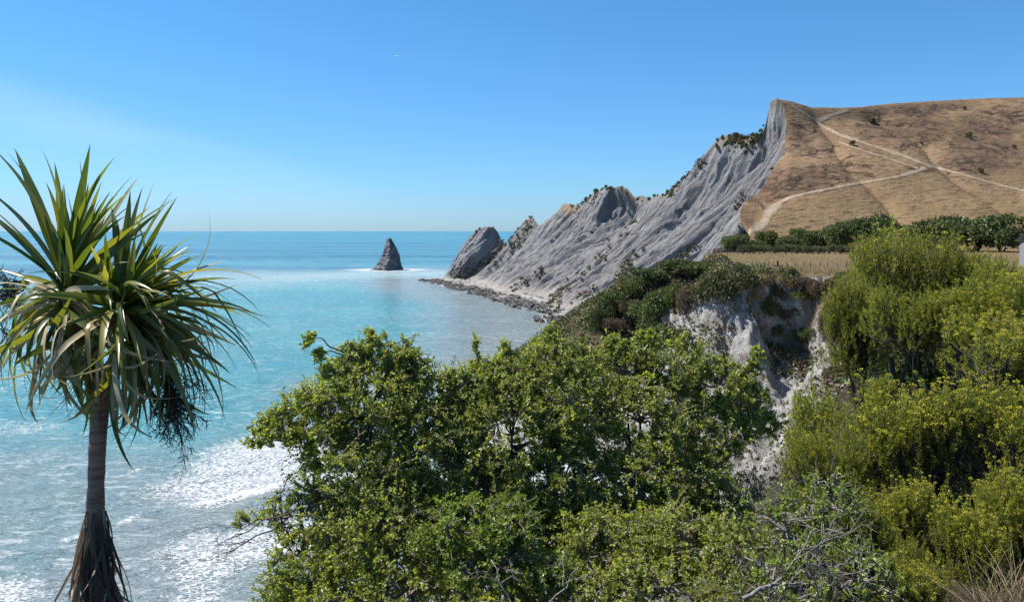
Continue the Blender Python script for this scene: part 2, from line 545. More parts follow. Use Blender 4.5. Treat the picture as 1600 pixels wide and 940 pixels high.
sdist = shore_x(Y) - X
sed_a = np.where(Y > 0, 1 - sstep(12, 85, sdist + 12 * fbm(X / 40, Y / 40, 0, 3)), .3)
sed_a = np.maximum(sed_a, np.where(Y > 0, .75 * (1 - sstep(75, 135, Y + .25 * X + 10 * fbm(X / 25, Y / 25, 3, 3))), 0))
sed_a *= 1 - sstep(470, 600, Y)
far_a = sstep(430, 720, R_ + 40 * fbm(X / 120, Y / 120, 5, 3))
shal_a = np.exp(-((Y - 545 - 30 * vnoise(X / 80, 3)) / 85) ** 2) * sstep(-330, -120, X) * (1 - sstep(-40, 60, X - 60))
shal_a = np.maximum(shal_a, .45 * np.exp(-((Y - 205 + .25 * (X + 120) - 14 * vnoise(X / 30, 1)) / 14) ** 2) * (1 - sstep(-95, -60, X)))
foam_a = np.zeros_like(X)
for pts, amp, soft in (
        ([(215, 766), (285, 742), (320, 705), (350, 690), (420, 676), (520, 690), (560, 760), (430, 762), (380, 776), (330, 790), (285, 786), (250, 775)], .82, 3.2),
        ([(285, 786), (330, 790), (385, 776), (440, 762), (440, 752), (380, 766), (330, 779)], 1.9, .7),
        ([(240, 862), (300, 832), (400, 822), (480, 800), (520, 860), (400, 880), (350, 905), (345, 945), (280, 950), (268, 905)], .70, 2.4),
        ([(290, 940), (340, 925), (342, 932), (300, 950)], 1.3, .6),
        ([(182, 816), (214, 800), (219, 804), (192, 818)], 1.3, .5),
        ([(94, 846), (128, 834), (128, 840), (100, 850)], 1.0, .5),
        ([(-60, 905), (30, 898), (68, 908), (70, 935), (30, 960), (-60, 960)], .75, 1.6),
        ([(0, 724), (90, 706), (110, 712), (20, 735)], .42, 1.5),
        ([(-40, 668), (70, 655), (120, 664), (20, 680)], .42, 2.0),
        ([(200, 735), (225, 732), (225, 738), (205, 740)], .6, .8)):
    w = np.array([seaxy(*p) for p in pts])
    near = (Y > 40) & (Y < 140)
    dd = np.full(X.shape, 99.0)
    dd[near] = poly_dist(X[near], Y[near], w)
    foam_a = np.maximum(foam_a, amp * sstep(soft * 1.2, -soft * 1.6, dd))
foam_a = np.maximum(foam_a, .85 * np.exp(-(np.maximum(sdist - 1.5, 0) / 4.0) ** 2) * sstep(60, 120, Y) * (1 - sstep(500, 560, Y)) * (.75 + .5 * vnoise(X / 9, Y / 16, 2)))
sr = np.hypot((X + 97) / 1.6, Y - 622)
foam_a = np.maximum(foam_a, 1.15 * np.exp(-(np.maximum(sr - 9, 0) / 11) ** 2))
ca, sa = math.cos(.42), math.sin(.42)
U_, V_ = X * ca + Y * sa, -X * sa + Y * ca
ZS = (.30 * fbm(U_ / 16, V_ / 5.5, 0, 3, seed=91) + .10 * fbm(U_ / 4, V_ / 1.6, 2, 2, seed=92)) * (1 - sstep(150, 260, R_)) * sstep(40, 60, R_)
ZS += .45 * np.clip(foam_a - .8, 0, .5) * (R_ < 140)
sea_me = new_mesh('sea', np.stack((X, Y, ZS), -1), [grid_faces(*X.shape)], M_SEA, smooth=True,
                  attrs={'sediment': sed_a, 'far': far_a, 'foam': foam_a, 'shallow': shal_a})
tag(link('sea', sea_me), kind='structure')

# ------------------------------------------------------------------ the grey cliff
DKEY = np.array([(690, 512), (694, 513), (757, 501), (797, 495), (830, 484), (862, 460), (905, 430), (930, 414), (970, 396), (1032, 368), (1085, 344), (1110, 332), (1130, 325), (1182, 312), (1214, 303)], float)
RIDGE = [(690, 440), (694, 434), (700, 423), (706, 411), (712, 402), (722, 385), (733, 370), (745, 358), (757, 355), (770, 354), (774, 360), (780, 372), (788, 380), (797, 386), (803, 379), (808, 367), (813, 353), (819, 345),
         (826, 341), (830, 337), (835, 344), (840, 352), (846, 350), (854, 345), (862, 341), (870, 334), (878, 320), (886, 318), (896, 318), (905, 322), (912, 315), (920, 307), (930, 300), (940, 296), (952, 291), (970, 289),
         (978, 293), (986, 301), (994, 307), (1003, 305), (1015, 308), (1024, 306), (1034, 305), (1045, 297), (1056, 290), (1064, 285), (1074, 277), (1085, 264), (1092, 254), (1102, 243), (1110, 231), (1118, 219),
         (1126, 212), (1140, 213), (1150, 212), (1162, 216), (1173, 214), (1184, 212), (1191, 205), (1197, 192), (1199, 178), (1202, 163), (1207, 157), (1214, 155)]
EDGE = [(1214, 155, 303), (1221, 160, 302), (1226, 170, 300), (1229, 190, 295), (1227, 215, 289), (1226, 240, 282), (1212, 258, 274), (1203, 272, 268), (1192, 292, 260), (1180, 305, 254), (1164, 314, 248), (1157, 328, 240), (1158, 345, 230), (1142, 366, 214), (1122, 386, 198), (1108, 399, 182), (1100, 408, 165)]
RP = [P(px, py, np.interp(px, DKEY[:, 0], DKEY[:, 1])) for px, py in RIDGE] + [P(*e) for e in EDGE[1:]]
RP = np.array(RP)
seg = np.r_[0, np.cumsum(np.linalg.norm(np.diff(RP, axis=0), axis=1))]
NC, NR = 1150, 190
uu = np.linspace(0, seg[-1], NC)
R = np.stack([np.interp(uu, seg, RP[:, i]) for i in range(3)], -1)
R[:, 2] += (1.0 * fbm(uu / 5, 0, 0, 4, seed=3) + .55 * fbm(uu / 1.3, 0, 3, 2, seed=4)) * sstep(5, 40, uu)
# smooth toe so the columns fall evenly
wo = sstep(26, 78, uu)[:, None]
OUT = unit(np.array((-.58, -.81)) * (1 - wo) + np.array((-.955, -.30)) * wo)      # fall direction, column by column
fall = np.maximum(R[:, 2] - 1.2, .5) * np.interp(uu, [0, 45, 85, 400], [.95, .95, 1.1, 1.15])
k = np.hanning(61)
k /= k.sum()
pad = lambda a: np.convolve(np.pad(a, 30, mode='edge'), k, mode='valid')
toe = R[:, :2] + OUT * fall[:, None]
toe = np.stack((pad(toe[:, 0]), pad(toe[:, 1])), -1)
toe = toe + OUT * (2.5 * fbm(uu / 18, 0, 5, 3, seed=8))[:, None]
La = np.r_[0, np.cumsum(np.linalg.norm(np.diff(toe, axis=0), axis=1))]
s = np.linspace(0, 1, NR) ** .9
Sg, Lg = np.meshgrid(s, La, indexing='ij')
prof = .72 * Sg + .28 * Sg ** 2.2
twr = np.exp(-((uu - np.interp(len(RIDGE) - 1, np.arange(len(seg)), seg) - 1) / 15) ** 4)[None]
hf = Sg * (1 - twr) + twr * np.minimum(Sg / .80, .97 + .15 * (Sg - .80))
hf = np.minimum(hf, 1)
XY = toe[None] + (R[None, :, :2] - toe[None]) * hf[..., None]
Zc = 0.9 + (R[None, :, 2] - 0.9) * prof
hgt = np.maximum(R[:, 2], 3)[None]
warp = Lg + 5 * fbm(Lg / 26, Sg * 2.2, 0, 2, seed=21)
g1 = (1 - np.abs(fbm(warp / 26, Sg * .9, 1, 2, seed=31))) ** 5
g2 = (1 - np.abs(fbm(warp / 8.5, Sg * .9, 2, 2, seed=41))) ** 5
g3 = (1 - np.abs(fbm(warp / 3.4, Sg * 1.5, 3, 2, seed=51))) ** 4
g4 = fbm(warp / 1.5, Sg * 6, 4, 3, seed=61)
g5 = fbm(warp / .8, Sg * 30, 6, 2, seed=66)
bed = fbm(Lg / 60, Zc / 2.2 + Lg / 40, 7, 3, seed=71)
env = sstep(.0, .14, Sg) * (1 - .88 * sstep(.86, 1, Sg)) * np.clip(hgt / 40, .25, 1.15)
scale_l = np.clip(hgt / 45, .4, 1.2)
g6 = (1 - np.abs(fbm(warp / 1.45, Sg * 2.2, 8, 2, seed=68))) ** 3
din = env * (2.3 * scale_l * g1 + 1.5 * g2 + 1.6 * g3 + 1.1 * g6 + .85 * g4 + .50 * g5 + .35 * bed) - 1.8 * env
px_ = 800 + XY[..., 0] / XY[..., 1] * F
py_ = HY + (H - Zc) / XY[..., 1] * F


def near_cell(a, b):
    i = np.argmin((px_ - a) ** 2 + (py_ - b) ** 2)
    return np.unravel_index(i, px_.shape)


# hollows bitten out of the face (centre, size along / up the face, depth)
for a, b, wl, ws, dep, lean in ((960, 318, 13, .24, 13, 0), (968, 345, 8, .16, 6, 0), (1086, 306, 8, .20, 3.5, 0), (838, 372, 8, .16, 4.0, 0), (772, 372, 6, .22, 3.2, 0), (885, 345, 6, .16, 2.5, 0), (1040, 410, 6, .3, 3.2, 0), (930, 420, 5, .28, 3.0, 0), (1125, 300, 5, .35, 3.0, 0)):
    r_, c_ = near_cell(a, b)
    dn_ = .30 * fbm(Lg / 4, Sg * 8, a / 50, 3, seed=81)
    vs = (Sg - s[r_]) / ws
    vs = np.where(vs < 0, vs * .38, vs)
    wloc = wl * np.clip(1 + .30 * np.minimum(vs, 0) * 2.2, .35, 1)
    q = ((Lg - La[c_]) / wloc) ** 2 + vs ** 2 + dn_
    din += dep * np.clip(1 - q, 0, 1) ** .55 * (1 - sstep(0, 1, -vs)) * (1 - .9 * sstep(.93, 1, Sg))
for (a, b), dep, w_, s0, s1, dr_ in (((1000, 352), 3.2, 3.4, .0, .95, 2), ((1072, 300), 3.0, 3.6, .25, .95, -3), ((1040, 400), 2.6, 2.2, .1, .8, 3), ((1110, 330), 2.6, 1.8, .05, .9, -2), ((1150, 330), 2.4, 1.6, .1, .9, 2), ((1075, 395), 1.9, 1.5, .0, .8, 0),
                                     ((1180, 250), 2.2, 2.0, .2, .95, 2), ((930, 370), 2.2, 2.2, .0, .8, 0), ((905, 350), 2.6, 2.4, .1, .97, 2), ((870, 390), 1.8, 1.6, .1, .9, -2), ((840, 375), 2.4, 2.4, .1, .97, 0), ((815, 385), 2.2, 3.0, .05, .98, 3), ((750, 400), 1.6, 1.6, .05, .95, 2), ((1130, 250), 2.0, 2.2, .3, .97, 2), ((980, 420), 2.0, 1.8, .0, .7, -2)):
    r_, c_ = near_cell(a, b)
    off = Lg - La[c_] - dr_ * (Sg - s[r_]) - 1.5 * fbm(Sg * 5, a / 40, 0, 2, seed=95)
    off = np.where(off > 0, off * 2.2, off)          # one wall steeper than the other
    din += dep * np.exp(-(off / w_) ** 2) * sstep(s0 - .05, s0 + .12, Sg) * (1 - sstep(s1 - .12, s1 + .02, Sg))
no = np.concatenate((OUT * .72, np.full((NC, 1), .68)), -1)[None]
Vc = np.concatenate((XY, Zc[..., None]), -1) - din[..., None] * no
# back side of the ridge
bk = []
for q, dz in ((.12, .10), (.3, .28), (.6, .62), (1.0, 1.06)):
    b = R.copy()
    b[:, :2] -= OUT * (np.maximum(R[:, 2], 2) * .55 * q)[:, None]
    b[:, 2] = R[:, 2] * (1 - dz) + 1.3 * fbm(uu / 7, q * 6, 9, 3) * (q > .1)
    bk.append(b)
ft = (toe + OUT * 3.0)[None]
f0 = np.concatenate((ft[0], np.full((NC, 1), -1.5)), -1)
Vall = np.concatenate((f0[None], Vc, np.array(bk)), 0)
upA = np.concatenate((np.zeros((1, NC)), Sg, np.ones((4, NC))), 0)
alA = np.broadcast_to(La, upA.shape)
cp = np.clip(1.5 - ((px_ - 890) / 15) ** 2 - ((py_ - 325) / 9) ** 2, 0, 1)
capA = np.concatenate((cp[:1] * 0, cp, np.repeat(cp[-1:], 4, 0)), 0)
cl_me = new_mesh('cliff', Vall, [grid_faces(*upA.shape)[:, ::-1]], M_CLIFF, smooth=False, attrs={'along': alA, 'up': upA, 'cap': capA})
cl_me.polygons.foreach_set('use_smooth', np.full(len(cl_me.polygons), True))
tag(link('cliff', cl_me), kind='structure')
PXC = 800 + Vc[..., 0] / Vc[..., 1] * F
PYC = HY + (H - Vc[..., 2]) / Vc[..., 1] * F

# ------------------------------------------------------------------ brown hill
HB = np.array([(1158, 345, 228), (1180, 364, 222), (1250, 368, 222), (1340, 366, 225), (1450, 366, 228), (1600, 366, 230), (1800, 368, 230), (2400, 372, 235)], float)
HT = np.array([(1214, 155, 303), (1236, 158, 306), (1270, 167, 310), (1320, 167, 318), (1400, 161, 334), (1500, 155, 352), (1600, 152, 370), (1800, 149, 395), (2400, 165, 420)], float)
tb = np.r_[0, .02, .10, .20, .33, .50, .68, 1.0]
tt_ = np.r_[0, .035, .085, .16, .27, .40, .52, .70, 1.0]
NCH, NRH = 350, 200
tcol = np.linspace(0, 1, NCH) ** 1.15
base = np.array([P(*[np.interp(q, tb, HB[:, i]) for i in range(3)]) for q in tcol])
topp = np.array([P(*[np.interp(q, tt_, HT[:, i]) for i in range(3)]) for q in tcol])
EP = np.array([P(*e) for e in EDGE[:13]])[::-1]
es = np.r_[0, np.cumsum(np.linalg.norm(np.diff(EP, axis=0), axis=1))]
vv = np.linspace(0, 1, NRH)
edge = np.stack([np.interp(vv * es[-1], es, EP[:, i]) for i in range(3)], -1)
lin = base[None] + (topp - base)[None] * vv[:, None, None]
wfall = np.exp(-(tcol / .10))[None, :, None]
dh = edge[:, None, :] - (base[0] + (topp[0] - base[0]) * vv[:, None])[:, None, :]
HV = lin + dh * wfall
bulge = np.sin(vv * np.pi)[:, None] * sstep(.0, .2, tcol)[None]
HV[..., 2] += 4.0 * bulge
fe = sstep(0, .05, tcol)[None] * (1 - .92 * sstep(.9, 1, vv))[:, None]
hx, hy_ = HV[..., 0], HV[..., 1]
HV[..., 2] += fe * (5.5 * fbm(hx / 70, hy_ / 70, 0, 3, seed=5) + 1.6 * fbm(hx / 18, hy_ / 18, 0, 4, seed=6))
HV[..., 2] -= fe * 3.0 * (1 - np.abs(vnoise(hx / 45 + .3 * vnoise(hy_ / 30, 0), hy_ / 140, 2, seed=9))) ** 6
hpx = 800 + hx / hy_ * F
hpy = HY + (H - HV[..., 2]) / hy_ * F
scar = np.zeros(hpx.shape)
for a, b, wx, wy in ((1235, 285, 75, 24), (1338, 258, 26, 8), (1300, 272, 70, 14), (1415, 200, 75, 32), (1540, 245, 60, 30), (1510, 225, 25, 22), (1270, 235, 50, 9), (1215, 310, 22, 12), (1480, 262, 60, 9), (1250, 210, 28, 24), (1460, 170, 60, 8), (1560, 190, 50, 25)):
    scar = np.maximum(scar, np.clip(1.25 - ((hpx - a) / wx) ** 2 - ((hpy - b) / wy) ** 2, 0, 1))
rough = fbm(hx / 6, hy_ / 6, HV[..., 2] / 4, 4, seed=12)
HV[..., 2] += scar * fe * (1.5 * rough - 1.6 * np.clip(rough, 0, 1) ** .5)
low = sstep(.42, .1, vv)[:, None] * sstep(.01, .06, tcol)[None]
ext = []
for q, dz in ((12, -.3), (60, -3), (200, -9)):
    e = HV[-1].copy()
    e[:, 1] += q
    e[:, 0] += q * .35
    e[:, 2] += dz
    ext.append(e)
b0 = HV[0].copy()
b0[:, 2] = 18
b0[:, 1] -= 14
HVa = np.concatenate((b0[None], HV, np.array(ext)), 0)
padr = lambda a: np.concatenate((a[:1], a, a[-1:], a[-1:], a[-1:]), 0)
HF = grid_faces(NRH + 4, NCH)
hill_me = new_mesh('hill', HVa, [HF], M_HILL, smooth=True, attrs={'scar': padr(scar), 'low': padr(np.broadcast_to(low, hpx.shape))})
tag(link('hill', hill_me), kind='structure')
HBVH = BVHTree.FromPolygons([tuple(v) for v in HVa.reshape(-1, 3)], [tuple(f) for f in HF])
EYE = Vector((0, 0, H))


def on(bvh, px, py):
    r = bvh.ray_cast(EYE, Vector(((px - 800) / F, 1, -(py - HY) / F)).normalized())
    return r[0]


def drop(bvh, x, y):
    r = bvh.ray_cast(Vector((x, y, 300)), Vector((0, 0, -1)))
    return r[0]


def track(pts, width, name, wvar=.35):
    pts = np.array(pts, float)
    sg = np.r_[0, np.cumsum(np.linalg.norm(np.diff(pts[:, :2], axis=0), axis=1))]
    q = np.arange(0, sg[-1], 2.0)
    c = [on(HBVH, np.interp(a, sg, pts[:, 0]), np.interp(a, sg, pts[:, 1])) for a in q]
    ww = [np.interp(a, sg, pts[:, 2]) if pts.shape[1] > 2 else width for a in q]
    keep = [(p, w) for p, w in zip(c, ww) if p is not None]
    C = np.array([tuple(p) for p, w in keep])
    ww = np.array([w for p, w in keep])
    kk = np.hanning(7) / np.hanning(7).sum()
    for i in range(2):
        C[:, i] = np.convolve(np.pad(C[:, i], 3, mode='edge'), kk, mode='valid')
    T = np.gradient(C[:, :2], axis=0)
    T /= np.linalg.norm(T, axis=1)[:, None] + 1e-9
    Nn = np.stack((-T[:, 1], T[:, 0]), -1)
    ww = ww * .86 * (1 + wvar * vnoise(np.arange(len(C)) / 4, 0, 0, seed=4))
    rows = []
    offs = (-1, -.75, -.5, -.25, 0, .25, .5, .75, 1)
    for o_ in offs:
        r = []
        for p, nn, w in zip(C, Nn, ww):
            x, y = p[:2] + nn * w * .5 * o_
            h = drop(HBVH, x, y)
            r.append((x, y, (h.z if h else p[2]) + (.16 if abs(o_) < .9 else .0)))
        rows.append(r)
    me = new_mesh(name, np.array(rows), [grid_faces(9, len(C))], M_PATH, smooth=True, attrs={'verge': np.repeat(np.abs(offs), len(C))})
    return tag(link(name, me), kind='structure')


track([(1168, 363, 4), (1186, 356, 3.5), (1196, 344, 4.5), (1203, 331, 5), (1215, 319, 3.6), (1232, 310, 2.6), (1262, 302, 1.8), (1330, 289, 1.4), (1400, 277, 1.5), (1436, 267, 2.0), (1448, 261, 2.4)], 3, 'path')
track([(1276, 192, 2.6), (1312, 211, 3.4), (1360, 227, 3.6), (1410, 243, 3.4), (1447, 258, 3.6), (1500, 272, 2.4), (1560, 289, 2.0), (1640, 308, 2.0)], 3, 'path')
track([(1236, 164, 2), (1262, 181, 1.8), (1276, 191, 2.2), (1290, 184, 1.6), (1326, 172, 1.5)], 2, 'path')
track([(1310, 222, 1.8), (1350, 236, 1.8), (1400, 252, 1.6), (1436, 264, 1.6)], 2, 'path')

# ------------------------------------------------------------------ near ground: ledge, gully, spur, paddock
xs = np.unique(np.r_[np.arange(-34, -6, 2), np.arange(-6, 12, .4), np.arange(12, 17, .4), np.arange(17, 47, .2), np.arange(47, 52, .5), np.arange(52, 170, 3)])
ys = np.unique(np.r_[np.arange(-8, 24, .5), np.arange(24, 80, 1.5), np.arange(80, 116, .22), np.arange(116, 160, .6), np.arange(160, 250, 2.5)])
GX, GY = np.meshgrid(xs, ys)
PLAT = [(-3.2, -9), (-3, 2), (0, 3.5), (3, 5.5), (4.4, 9.5), (5.7, 13), (7.4, 17), (11.0, 24), (18.5, 38), (35, 62), (47, 80), (48.5, 94), (45.5, 103), (43.0, 107.5), (40.2, 109.2), (38.6, 110.6), (36.9, 110.8), (35.8, 110.0), (33.4, 109.4), (31.2, 110), (30.5, 114), (32.5, 124), (36, 138), (39, 152), (42, 170), (45.5, 186), (52, 200), (60, 225), (66, 260), (180, 260), (180, -9)]
dp = poly_dist(GX, GY, PLAT)
zp = np.interp(GY, [-8, 0, 6, 12, 20, 40, 70, 250], [28.5, 28.4, 27.4, 26.9, 26.6, 25.6, 24.65, 24.65])
zp = zp + .10 * fbm(GX / 4, GY / 4, 0, 3)
wig = 1.9 * fbm(GX / 5.5, GY / 11, 0, 3, seed=15) + .55 * fbm(GX / 1.7, GY / 3.4, 1, 3, seed=16)
lipn = 1.3 * fbm(GX / 3.2, GY / 3.2, 8, 3, seed=18) * sstep(85, 96, GY) * (1 - sstep(125, 140, GY))
dp = dp + lipn
do = np.maximum(dp + wig * sstep(.2, 4, dp), 0)
kk = np.where(GY < 40, 1.0, .98)
mound = sstep(86, 96, GY) * (1 - sstep(114, 120, GY))
zpoly = zp - np.where(do < 3.0, do * 1.35, 4.05 + (do - 3.0) * kk) * (1 - mound) - np.where(do < 5.2, do * .50 + .02 * do ** 2, 3.14 + (do - 5.2) * 1.30) * mound
SP = np.array([(38, 146, 24.4), (29.5, 142, 23.6), (21, 138, 21.4), (15.5, 134, 18.2), (12.2, 131, 14.5), (5, 125, 6), (-2, 119, -1)], float)
zsp = np.full(GX.shape, -9.0)
for a, b in zip(SP[:-1], SP[1:]):
    dx, dy = b[:2] - a[:2]
    q = np.clip(((GX - a[0]) * dx + (GY - a[1]) * dy) / (dx * dx + dy * dy), 0, 1)
    dd = np.hypot(GX - a[0] - q * dx, GY - a[1] - q * dy)
    zsp = np.maximum(zsp, a[2] + (b[2] - a[2]) * q - .62 * np.maximum(dd - 1.5, 0) - .02 * dd ** 1.5)
zsp += 1.2 * fbm(GX / 7, GY / 7, 4, 3, seed=17)
wfl = sstep(100, 125, GY)
floor = (4.0 + .32 * (GX - 28)) * (1 - wfl) + (.10 * (GX - shore_x(GY)) - .4) * wfl
rib = (1 - np.abs(fbm(GX / 2.4 + .25 * GY, GY / 9, 0, 2, seed=19))) ** 4
rib2 = (1 - np.abs(fbm(GX / .95 + .25 * GY, GY / 4.5, 0, 2, seed=20))) ** 4
face = sstep(3.6, 6.0, dp) * sstep(84, 92, GY) * (1 - sstep(118, 126, GY))
crumb = fbm(GX / .8, GY / .8, 3, 3, seed=23)
zpoly = zpoly - face * (.75 * rib + .7 * rib2 - .6) + face * .55 * crumb
zpoly = zpoly + face * .22 * np.sin(zpoly * 6.0 + 3.5 * fbm(GX / 3, GY / 3, 0, 2, seed=29)) * (.4 + np.abs(crumb))
for xc0, yh, z1, sl_, hw, ln in ((.345, 106.0, 14.6, .50, 2.3, 14), (.318, 103.8, 16.0, .75, 1.0, 8), (.385, 102.6, 15.6, .7, 1.2, 9), (.295, 93.5, 7.2, .35, 1.5, 7)):
    edgen = .8 * fbm(GX / 1.6, GY / 1.6, xc0 * 50, 3, seed=27)
    cut = z1 - (yh - GY) * sl_ + 2.6 * np.maximum(np.abs(GX - xc0 * GY + .9 * vnoise(GY / 3, xc0 * 9)) - hw + edgen, 0) + 5 * np.maximum(GY - yh + edgen, 0)
    cut = cut + 400 * sstep(ln * .7, ln * 1.3, yh - GY)
    zpoly = np.minimum(zpoly, cut + .5 * crumb)
floor = np.maximum(floor + .5 * fbm(GX / 3, GY / 3, 2, 3), -2.5)
Z = np.maximum(np.maximum(np.minimum(zpoly, zp), np.minimum(zsp, zp)), floor)
gxx = np.gradient(Z, axis=1) / np.gradient(GX, axis=1)
gyy = np.gradient(Z, axis=0) / np.gradient(GY, axis=0)
slope = np.hypot(gxx, gyy)
gr = np.clip(1.15 - slope * 1.25, 0, 1) * sstep(9, 18, Z)
gr = np.where((GY > 100) & (Z > 22.3), np.maximum(gr, .6), gr)
gr = np.where((dp < 4.6) & (GY > 90), 1.0, gr)
gr = np.where((GY > 90) & (GY < 118), gr * (1 - sstep(.85, 1.5, slope)), gr)
scrub = sstep(113, 122, GY) * (1 - .0 * GY) * sstep(1.5, 5, dp) * sstep(3, 9, Z) * .75
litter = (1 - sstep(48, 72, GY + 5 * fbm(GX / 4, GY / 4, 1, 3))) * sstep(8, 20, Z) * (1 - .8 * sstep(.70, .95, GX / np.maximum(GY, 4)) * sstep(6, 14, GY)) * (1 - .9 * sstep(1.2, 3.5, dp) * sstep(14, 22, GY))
near_me = new_mesh('ground', np.stack((GX, GY, Z), -1), [grid_faces(*GX.shape)], M_NEAR, smooth=True, attrs={'grass': gr, 'litter': litter, 'scrub': scrub})
tag(link('ground', near_me), kind='structure')
NBVH = BVHTree.FromPolygons([tuple(v) for v in np.stack((GX, GY, Z), -1).reshape(-1, 3)], [tuple(f) for f in grid_faces(*GX.shape)])


def gz(x, y):
    h = drop(NBVH, x, y)
    return h.z if h else 20.0


# rocky shore shelf below the cliff
yy = np.linspace(150, 512, 420)
ww = np.linspace(-22, 16, 70)
WW, YY = np.meshgrid(ww, yy)
XX = shore_x(YY) + WW
lay = fbm(WW / 3.2 + YY / 60, YY / 34, 0, 4, seed=22)
inn = sstep(-19, 13, WW + 5 * fbm(YY / 22, 1, 0, 2, seed=24))
ZZ = -1.2 + 2.6 * inn + .85 * lay * (.5 + sstep(260, 330, YY) * .2)
ZZ = np.where(YY > 495, ZZ - (YY - 495) * .12, ZZ)
sh_me = new_mesh('rock_shelf', np.stack((XX, YY, ZZ), -1), [grid_faces(*XX.shape)[:, ::-1]], M_SHELF, smooth=True, attrs={'height': np.clip((ZZ + .2) / 1.9, 0, 1)})
tag(link('rock_shelf', sh_me), kind='structure')

# dark reef rocks strung along the waterline
rng = np.random.default_rng(61)
b = MB()
sph = [(math.cos(a) * math.cos(e), math.sin(a) * math.cos(e), math.sin(e)) for e in (-.4, .25, .8) for a in np.arange(9) / 9 * 6.283]
sph = np.array(sph + [(0, 0, 1.0)])
ii = np.arange(27).reshape(3, 9)
jj = np.roll(ii, -1, 1)
qf = np.stack((ii[:-1], jj[:-1], jj[1:], ii[1:]), -1).reshape(-1, 4)
tf = np.stack((ii[2], jj[2], np.full(9, 27)), -1)
for k in range(300):
    y = rng.uniform(185, 488)
    w_ = rng.choice([-6.5, -3.0, .5, 3.5], p=[.2, .34, .26, .2]) + rng.normal() * .8 + 2.0 * vnoise(y / 18, 0, 0, 62)
    x = shore_x(y) + w_
    L_ = rng.uniform(.8, 3.6)
    V = sph * (1 + .35 * rng.normal(size=(28, 1))) * (rng.uniform(.5, 1.1), L_, rng.uniform(.3, .75))
    a = math.atan2(shore_x(y + 4) - shore_x(y - 4), 8) + rng.normal() * .15
    V = np.stack((V[:, 0] * math.cos(a) + V[:, 1] * math.sin(a), -V[:, 0] * math.sin(a) + V[:, 1] * math.cos(a), V[:, 2]), -1)
    zb = np.interp(w_, [-22, -8, 4, 16], [-.6, .35, 1.0, 1.5])
    b.add(V + (x, y, zb), [qf, tf])
M_REEF = plain('reef_rock', (.030, .027, .025), (.10, .088, .076), 1.2, .6, .8, .3, .35)
tag(link('shore_rocks', b.mesh('shore_rocks', [M_REEF], False)), kind='stuff')

# ------------------------------------------------------------------ sea stack
def sea_stack():
    dist = 622.0
    lv = [(424, 581, 629), (420, 583, 628), (414, 588, 627.5), (408, 592, 626), (400, 596.5, 624), (392, 599.5, 621.5), (384, 601.5, 618.5), (378, 603.5, 614.5), (374, 604, 612), (372, 605.5, 611)]
    n = 72
    th = np.arange(n) / n * 2 * np.pi
    py = np.linspace(424, 372, 44)
    lo = np.interp(-py, [-a[0] for a in lv], [a[1] for a in lv])
    hi = np.interp(-py, [-a[0] for a in lv], [a[2] for a in lv])
    rows = []
    for y_, a, b in zip(py, lo, hi):
        cx, rx = ((a + b) / 2 - 800) / F * dist, (b - a) / 2 / F * dist
        z = H - (y_ - HY) / F * dist
        c_, s_ = np.cos(th), np.sin(th)
        # wedge plan with an arris facing the bay
        x = cx + rx * c_
        y = dist + rx * (1.0 * s_ - .55 * np.clip(1 - np.abs(c_ - .1) * 1.6, 0, 1) * (s_ < 0))
        dn = fbm(np.cos(th) * 2.5, np.sin(th) * 2.5, z / 5, 4, seed=33) + .35 * vnoise(z / 1.1, np.cos(th) * 1.5, 0, 34)
        rows.append(np.stack((x + dn * rx * .12, y + dn * rx * .25, np.full(n, z) + .3 * dn), -1))
    V = np.array(rows)
    i = np.arange(V.shape[0] * n).reshape(-1, n)
    j = np.roll(i, -1, axis=1)
    q = np.stack((i[:-1], j[:-1], j[1:], i[1:]), -1).reshape(-1, 4)
    org = np.array((-97.0, dist, 0))
    root = thing('sea_stack', org, 'pointed grey rock stack standing alone in the sea off the headland', 'rock')
    link('rock', new_mesh('stack_rock', V.reshape(-1, 3) - org, [q, i[-1:][:, :]], M_STACK, smooth=True), root)
    # low ledge awash round its foot
    r = np.linspace(0, 1, 6)
    Rr, Th = np.meshgrid(r, np.linspace(0, 2 * np.pi, 60), indexing='ij')
    dn = fbm(np.cos(Th) * 3, np.sin(Th) * 3, Rr * 2, 3, seed=3)
    X_ = (-1 + 14.5 * Rr * np.cos(Th) * (1 + .25 * dn))
    Y_ = 9 * Rr * np.sin(Th) * (1 + .3 * dn)
    Z_ = 1.2 * (1 - Rr ** 3) + .5 * dn - .4
    link('ledge', new_mesh('ledge', np.stack((X_, Y_, Z_), -1), [grid_faces(*X_.shape)], M_STACK, smooth=True), root)


sea_stack()


